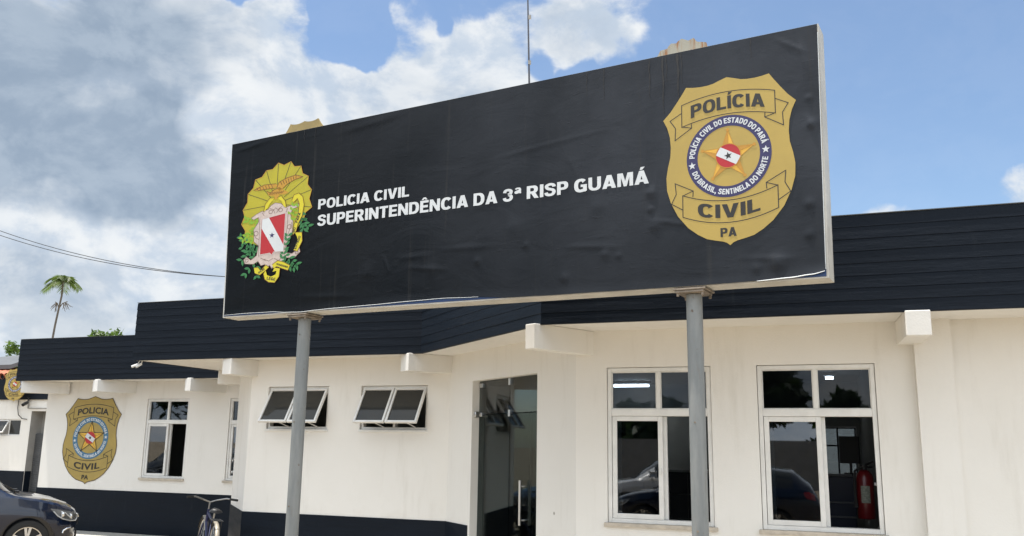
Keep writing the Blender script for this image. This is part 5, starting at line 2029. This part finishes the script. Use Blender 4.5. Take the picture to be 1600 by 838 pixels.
    for sg in (-1, 1):
        q.tube([bb + Vector((0, .06 * sg, 0)), bb + Vector((.12 * sg, .075 * sg, -.11 * sg))], .009, 6)
        q.bbox(bb + Vector((.12 * sg - .045, .075 * sg + (0 if sg > 0 else -.09), -.11 * sg - .012)), bb + Vector((.12 * sg + .045, .075 * sg + (.09 if sg > 0 else 0), -.11 * sg + .012)), .004)
    q.build('pedal_crank', M_BLKP, t, local=True)
    q = MB()
    q.tube([(.05, .05, .30), (-.02, .16, .0)], .008, 6)
    q.build('kickstand', M_STEEL, t, local=True)
    return t


make_bike((-7.10, 8.82, 0.05), R(137), 5, 'blue bicycle with black saddle and rear rack standing by the dark dado')

# ------------------------------------------------------------------ behind the glass
t_ = thing('fire_extinguisher', 'red fire extinguisher hung inside the window nearest the pilaster', 'fire extinguisher', (0.13, 8.2, 1.0))
F = Matrix.Translation((0.13, 8.2, 1.03))
q = MB()
q.lathe([(0, 0), (.066, 0), (.07, .012), (.07, .33), (.062, .365), (.035, .395), (.022, .40), (0, .40)], F, 28)
q.build('cylinder', mat('red_extinguisher', (0.13, 0.004, 0.006), 0.35, coat=0.3), t_, smooth=True)
q = MB()
q.lathe([(.022, .40), (.022, .425), (.03, .428), (.03, .445), (0, .447)], F, 16)
q.tube([(0.13, 8.2, 1.465), (0.20, 8.16, 1.50)], .009, 8)
q.tube([(0.13, 8.2, 1.45), (0.195, 8.16, 1.455)], .008, 8)
q.build('valve', M_BLKP, t_)
q = MB()
q.tube([(0.11, 8.18, 1.455), (0.055, 8.15, 1.42), (0.045, 8.15, 1.30), (0.05, 8.155, 1.20)], .011, 8)
q.lathe([(.011, 0), (.02, -.08), (0, -.08)], Matrix.Translation((0.05, 8.155, 1.20)), 10)
q.build('hose', M_RUBBER, t_)
q = MB()
for (za, zb, m_) in ((1.20, 1.29, 0),):
    n_ = 8
    vs = [F @ Vector((.0712 * math.cos(R(-120 + 60 * i / n_)), .0712 * math.sin(R(-120 + 60 * i / n_)), z)) for z in (.13, .27) for i in range(n_ + 1)]
    q.mesh(vs, [(i, i + 1, n_ + 2 + i, n_ + 1 + i) for i in range(n_)])
q.build('label', mat('extinguisher_label', (0.22, 0.24, 0.20), 0.5, var=0.3, vscale=60), t_)
q = MB()
q.bbox((0.20, 8.17, 1.30), (0.415, 8.23, 1.33), .004)
q.build('wall_bracket', M_STEEL, t_)

t_ = thing('reception_desk', 'dark blue reception desk with pale trim inside the right window', 'desk', (-0.15, 9.9, 0.06))
q = MB()
q.bbox((-0.75, 9.6, 0.06), (0.06, 9.66, 1.33), .006)
q.bbox((-0.75, 9.66, 0.06), (-0.70, 10.25, 1.30), .006)
q.bbox((0.01, 9.66, 0.06), (0.06, 10.25, 1.30), .006)
q.bbox((-0.70, 9.66, 1.0), (0.01, 10.25, 1.03), .006)
q.build('panel', mat('navy_laminate', (0.012, 0.02, 0.055), 0.35), t_)
q = MB()
for z in (0.93, 1.07): q.bbox((-0.75, 9.588, z), (0.06, 9.602, z + 0.018), .003)
q.bbox((-0.78, 9.55, 1.33), (0.09, 9.75, 1.355), .006)
q.build('trim', mat('desk_trim', (0.16, 0.16, 0.17), 0.4), t_)
t_ = thing('monitor', 'black monitor standing on the reception desk', 'monitor', (0.04, 9.72, 1.355))
Fm = Matrix.Translation((0.03, 9.68, 0)) @ Matrix.Rotation(R(-14), 4, 'Z')
q = MB()
q.bbox((-0.10, -0.015, 1.46), (0.095, 0.02, 1.73), .006, Fm)
q.build('screen', M_BLKP, t_)
q = MB()
q.bbox((-0.012, 0.0, 1.36), (0.012, 0.02, 1.47), .003, Fm)
q.bbox((-0.06, -0.04, 1.355), (0.06, 0.06, 1.368), .003, Fm)
q.build('stand', M_BLKP, t_)
# far window of the hall
q = MB()
Mb = Matrix(((1, 0, 0, -0.33), (0, 1, 0, 14.41), (0, 0, 1, 1.12), (0, 0, 0, 1)))
rect_frame(q, 0, 0.48, 0, 0.81, 0.025, 0, 0.06, Mb)
q.bbox((0.025, 0.001, 0.52), (0.455, 0.059, 0.545), .003, Mb)
q.bbox((0.20, 0.002, 0.025), (0.225, 0.058, 0.785), .003, Mb)
wn = q.build('window', M_BLKP, station)
q = MB()
q.box((0.02, 0.03, 0.02), (0.46, 0.034, 0.79), Mb)
q.build('pane', M_GLASS, wn)
# fluorescent lamps on the hall ceiling
def tube_lamp(label, x, y, L, on):
    t = thing('ceiling_lamp', label, 'ceiling lamp', (x, y, 2.55), 0, 'tube lamps on the hall ceiling')
    q = MB()
    q.bbox((x - L / 2, y - .05, 2.55), (x + L / 2, y + .05, 2.60), .006)
    q.build('housing', M_WHITEP, t)
    q = MB()
    q.tube([(x - L / 2 + .03, y, 2.525), (x + L / 2 - .03, y, 2.525)], .018, 10)
    q.build('tube', mat('lit_tube', (0.8, 0.8, 0.8), 0.4, emit=(0.92, 0.97, 1.0, 16.0 if on else 0.0)), t)
tube_lamp('lit fluorescent tube seen through the top of the left front window', -3.10, 13.55, 0.62, True)
tube_lamp('lit lamp seen small through the top right pane of the window nearest the pilaster', -0.16, 12.4, 0.16, True)
t_ = thing('emergency_light', 'small white emergency light on the hall wall, seen above the glass door', 'emergency light', (-5.14, 14.38, 2.33))
q = MB()
q.bbox((-5.27, 14.30, 2.33), (-5.01, 14.385, 2.46), .012)
q.build('case', M_WHITEP, t_)
q = MB()
for x in (-5.2, -5.08): q.lathe([(0, 0), (.04, 0), (.045, .02), (0, .025)], Matrix.Translation((x, 14.30, 2.395)) @ Matrix.Rotation(R(90), 4, 'X'), 16)
q.build('lamp', M_LAMP, t_)
q = MB()
q.bbox((-5.76, 14.35, 2.10), (-5.48, 14.385, 2.43), .006)
tag(q.build('notice_board', mat('brown_board', (0.07, 0.065, 0.06), 0.6), None), 'dark notice board on the hall wall, seen above the glass door', 'notice board')
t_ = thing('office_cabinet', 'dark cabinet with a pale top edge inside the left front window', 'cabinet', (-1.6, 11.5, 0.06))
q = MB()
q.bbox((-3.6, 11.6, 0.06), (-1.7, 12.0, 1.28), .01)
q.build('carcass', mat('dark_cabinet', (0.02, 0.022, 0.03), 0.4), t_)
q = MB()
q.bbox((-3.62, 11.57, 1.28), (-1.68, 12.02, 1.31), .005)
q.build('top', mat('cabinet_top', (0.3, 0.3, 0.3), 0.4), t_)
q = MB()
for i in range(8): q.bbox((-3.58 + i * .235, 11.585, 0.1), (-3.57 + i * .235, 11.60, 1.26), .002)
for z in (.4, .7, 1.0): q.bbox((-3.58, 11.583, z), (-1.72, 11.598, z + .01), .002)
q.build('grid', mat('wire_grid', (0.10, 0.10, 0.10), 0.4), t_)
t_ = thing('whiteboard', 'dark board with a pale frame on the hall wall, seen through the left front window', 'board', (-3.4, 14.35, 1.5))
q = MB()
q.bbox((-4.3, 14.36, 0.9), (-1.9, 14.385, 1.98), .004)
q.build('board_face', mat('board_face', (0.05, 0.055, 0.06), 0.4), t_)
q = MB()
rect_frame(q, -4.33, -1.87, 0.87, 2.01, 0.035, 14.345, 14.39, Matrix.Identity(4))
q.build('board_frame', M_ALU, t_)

# ------------------------------------------------------------------ green bin beyond the car, wall behind the station, things across the street
t_ = thing('waste_bin', 'green bin with a pale rim just visible beyond the car', 'bin', (-19.6, 16.0, 0))
q = MB()
q.lathe([(0, 0), (.25, 0), (.30, .80), (.31, .83), (.29, .83), (.27, .05), (0, .05)], Matrix.Translation((-20.5, 16.6, 0)), 24)
q.build('bin_body', mat('green_plastic', (0.012, 0.10, 0.05), 0.4), t_, smooth=True)
q = MB()
q.lathe([(.30, .83), (.325, .83), (.325, .87), (.22, .92), (0, .93)], Matrix.Translation((-20.5, 16.6, 0)), 24)
q.build('lid', mat('pale_green_plastic', (0.30, 0.40, 0.34), 0.4), t_, smooth=True)
q = MB()
wall(q, (-7, 18.5), (8, 18.5), 0, 2.6)
tag(q.build('yard_wall', M_WALL, None), 'white yard wall seen bright through the hall and its far window', 'wall')
q = MB()
wall(q, (16, -22), (-26, -22), 0, 1.9)
tag(q.build('street_wall', M_GREY, None), 'grey wall across the street, mirrored in the windows', 'wall')
for i, (x, y, h_, rd, lb) in enumerate(((-30, -8, 12, 4.5, 'unseen broad dark tree, added to darken the left end of the billboard'), (-24, -17, 11, 4.2, 'unseen large dark tree, added to darken the left half of the billboard'),  # both out of view, added to darken the sign's reflection and cut skylight
                                        (-17, -25, 2.8, 1.8, 'low dark tree across the street, leftmost of the row in the reflections'), (-12.5, -26, 2.6, 1.8, 'low dark tree across the street, second of the row'),
                                        (-8.2, -25.5, 2.7, 1.8, 'low dark tree across the street, third of the row'), (-3.6, -26, 6.2, 1.6, 'taller dark tree in the row across the street'),
                                        (0.5, -25.5, 2.6, 1.8, 'low dark tree across the street beside the taller one'), (5, -26, 2.8, 1.8, 'low dark tree across the street, rightmost of the row'))):
    tree((x, y, 0), h_, rd, lb, 30 + i, M_LEAFD, 2600, 0.42, 0.58)
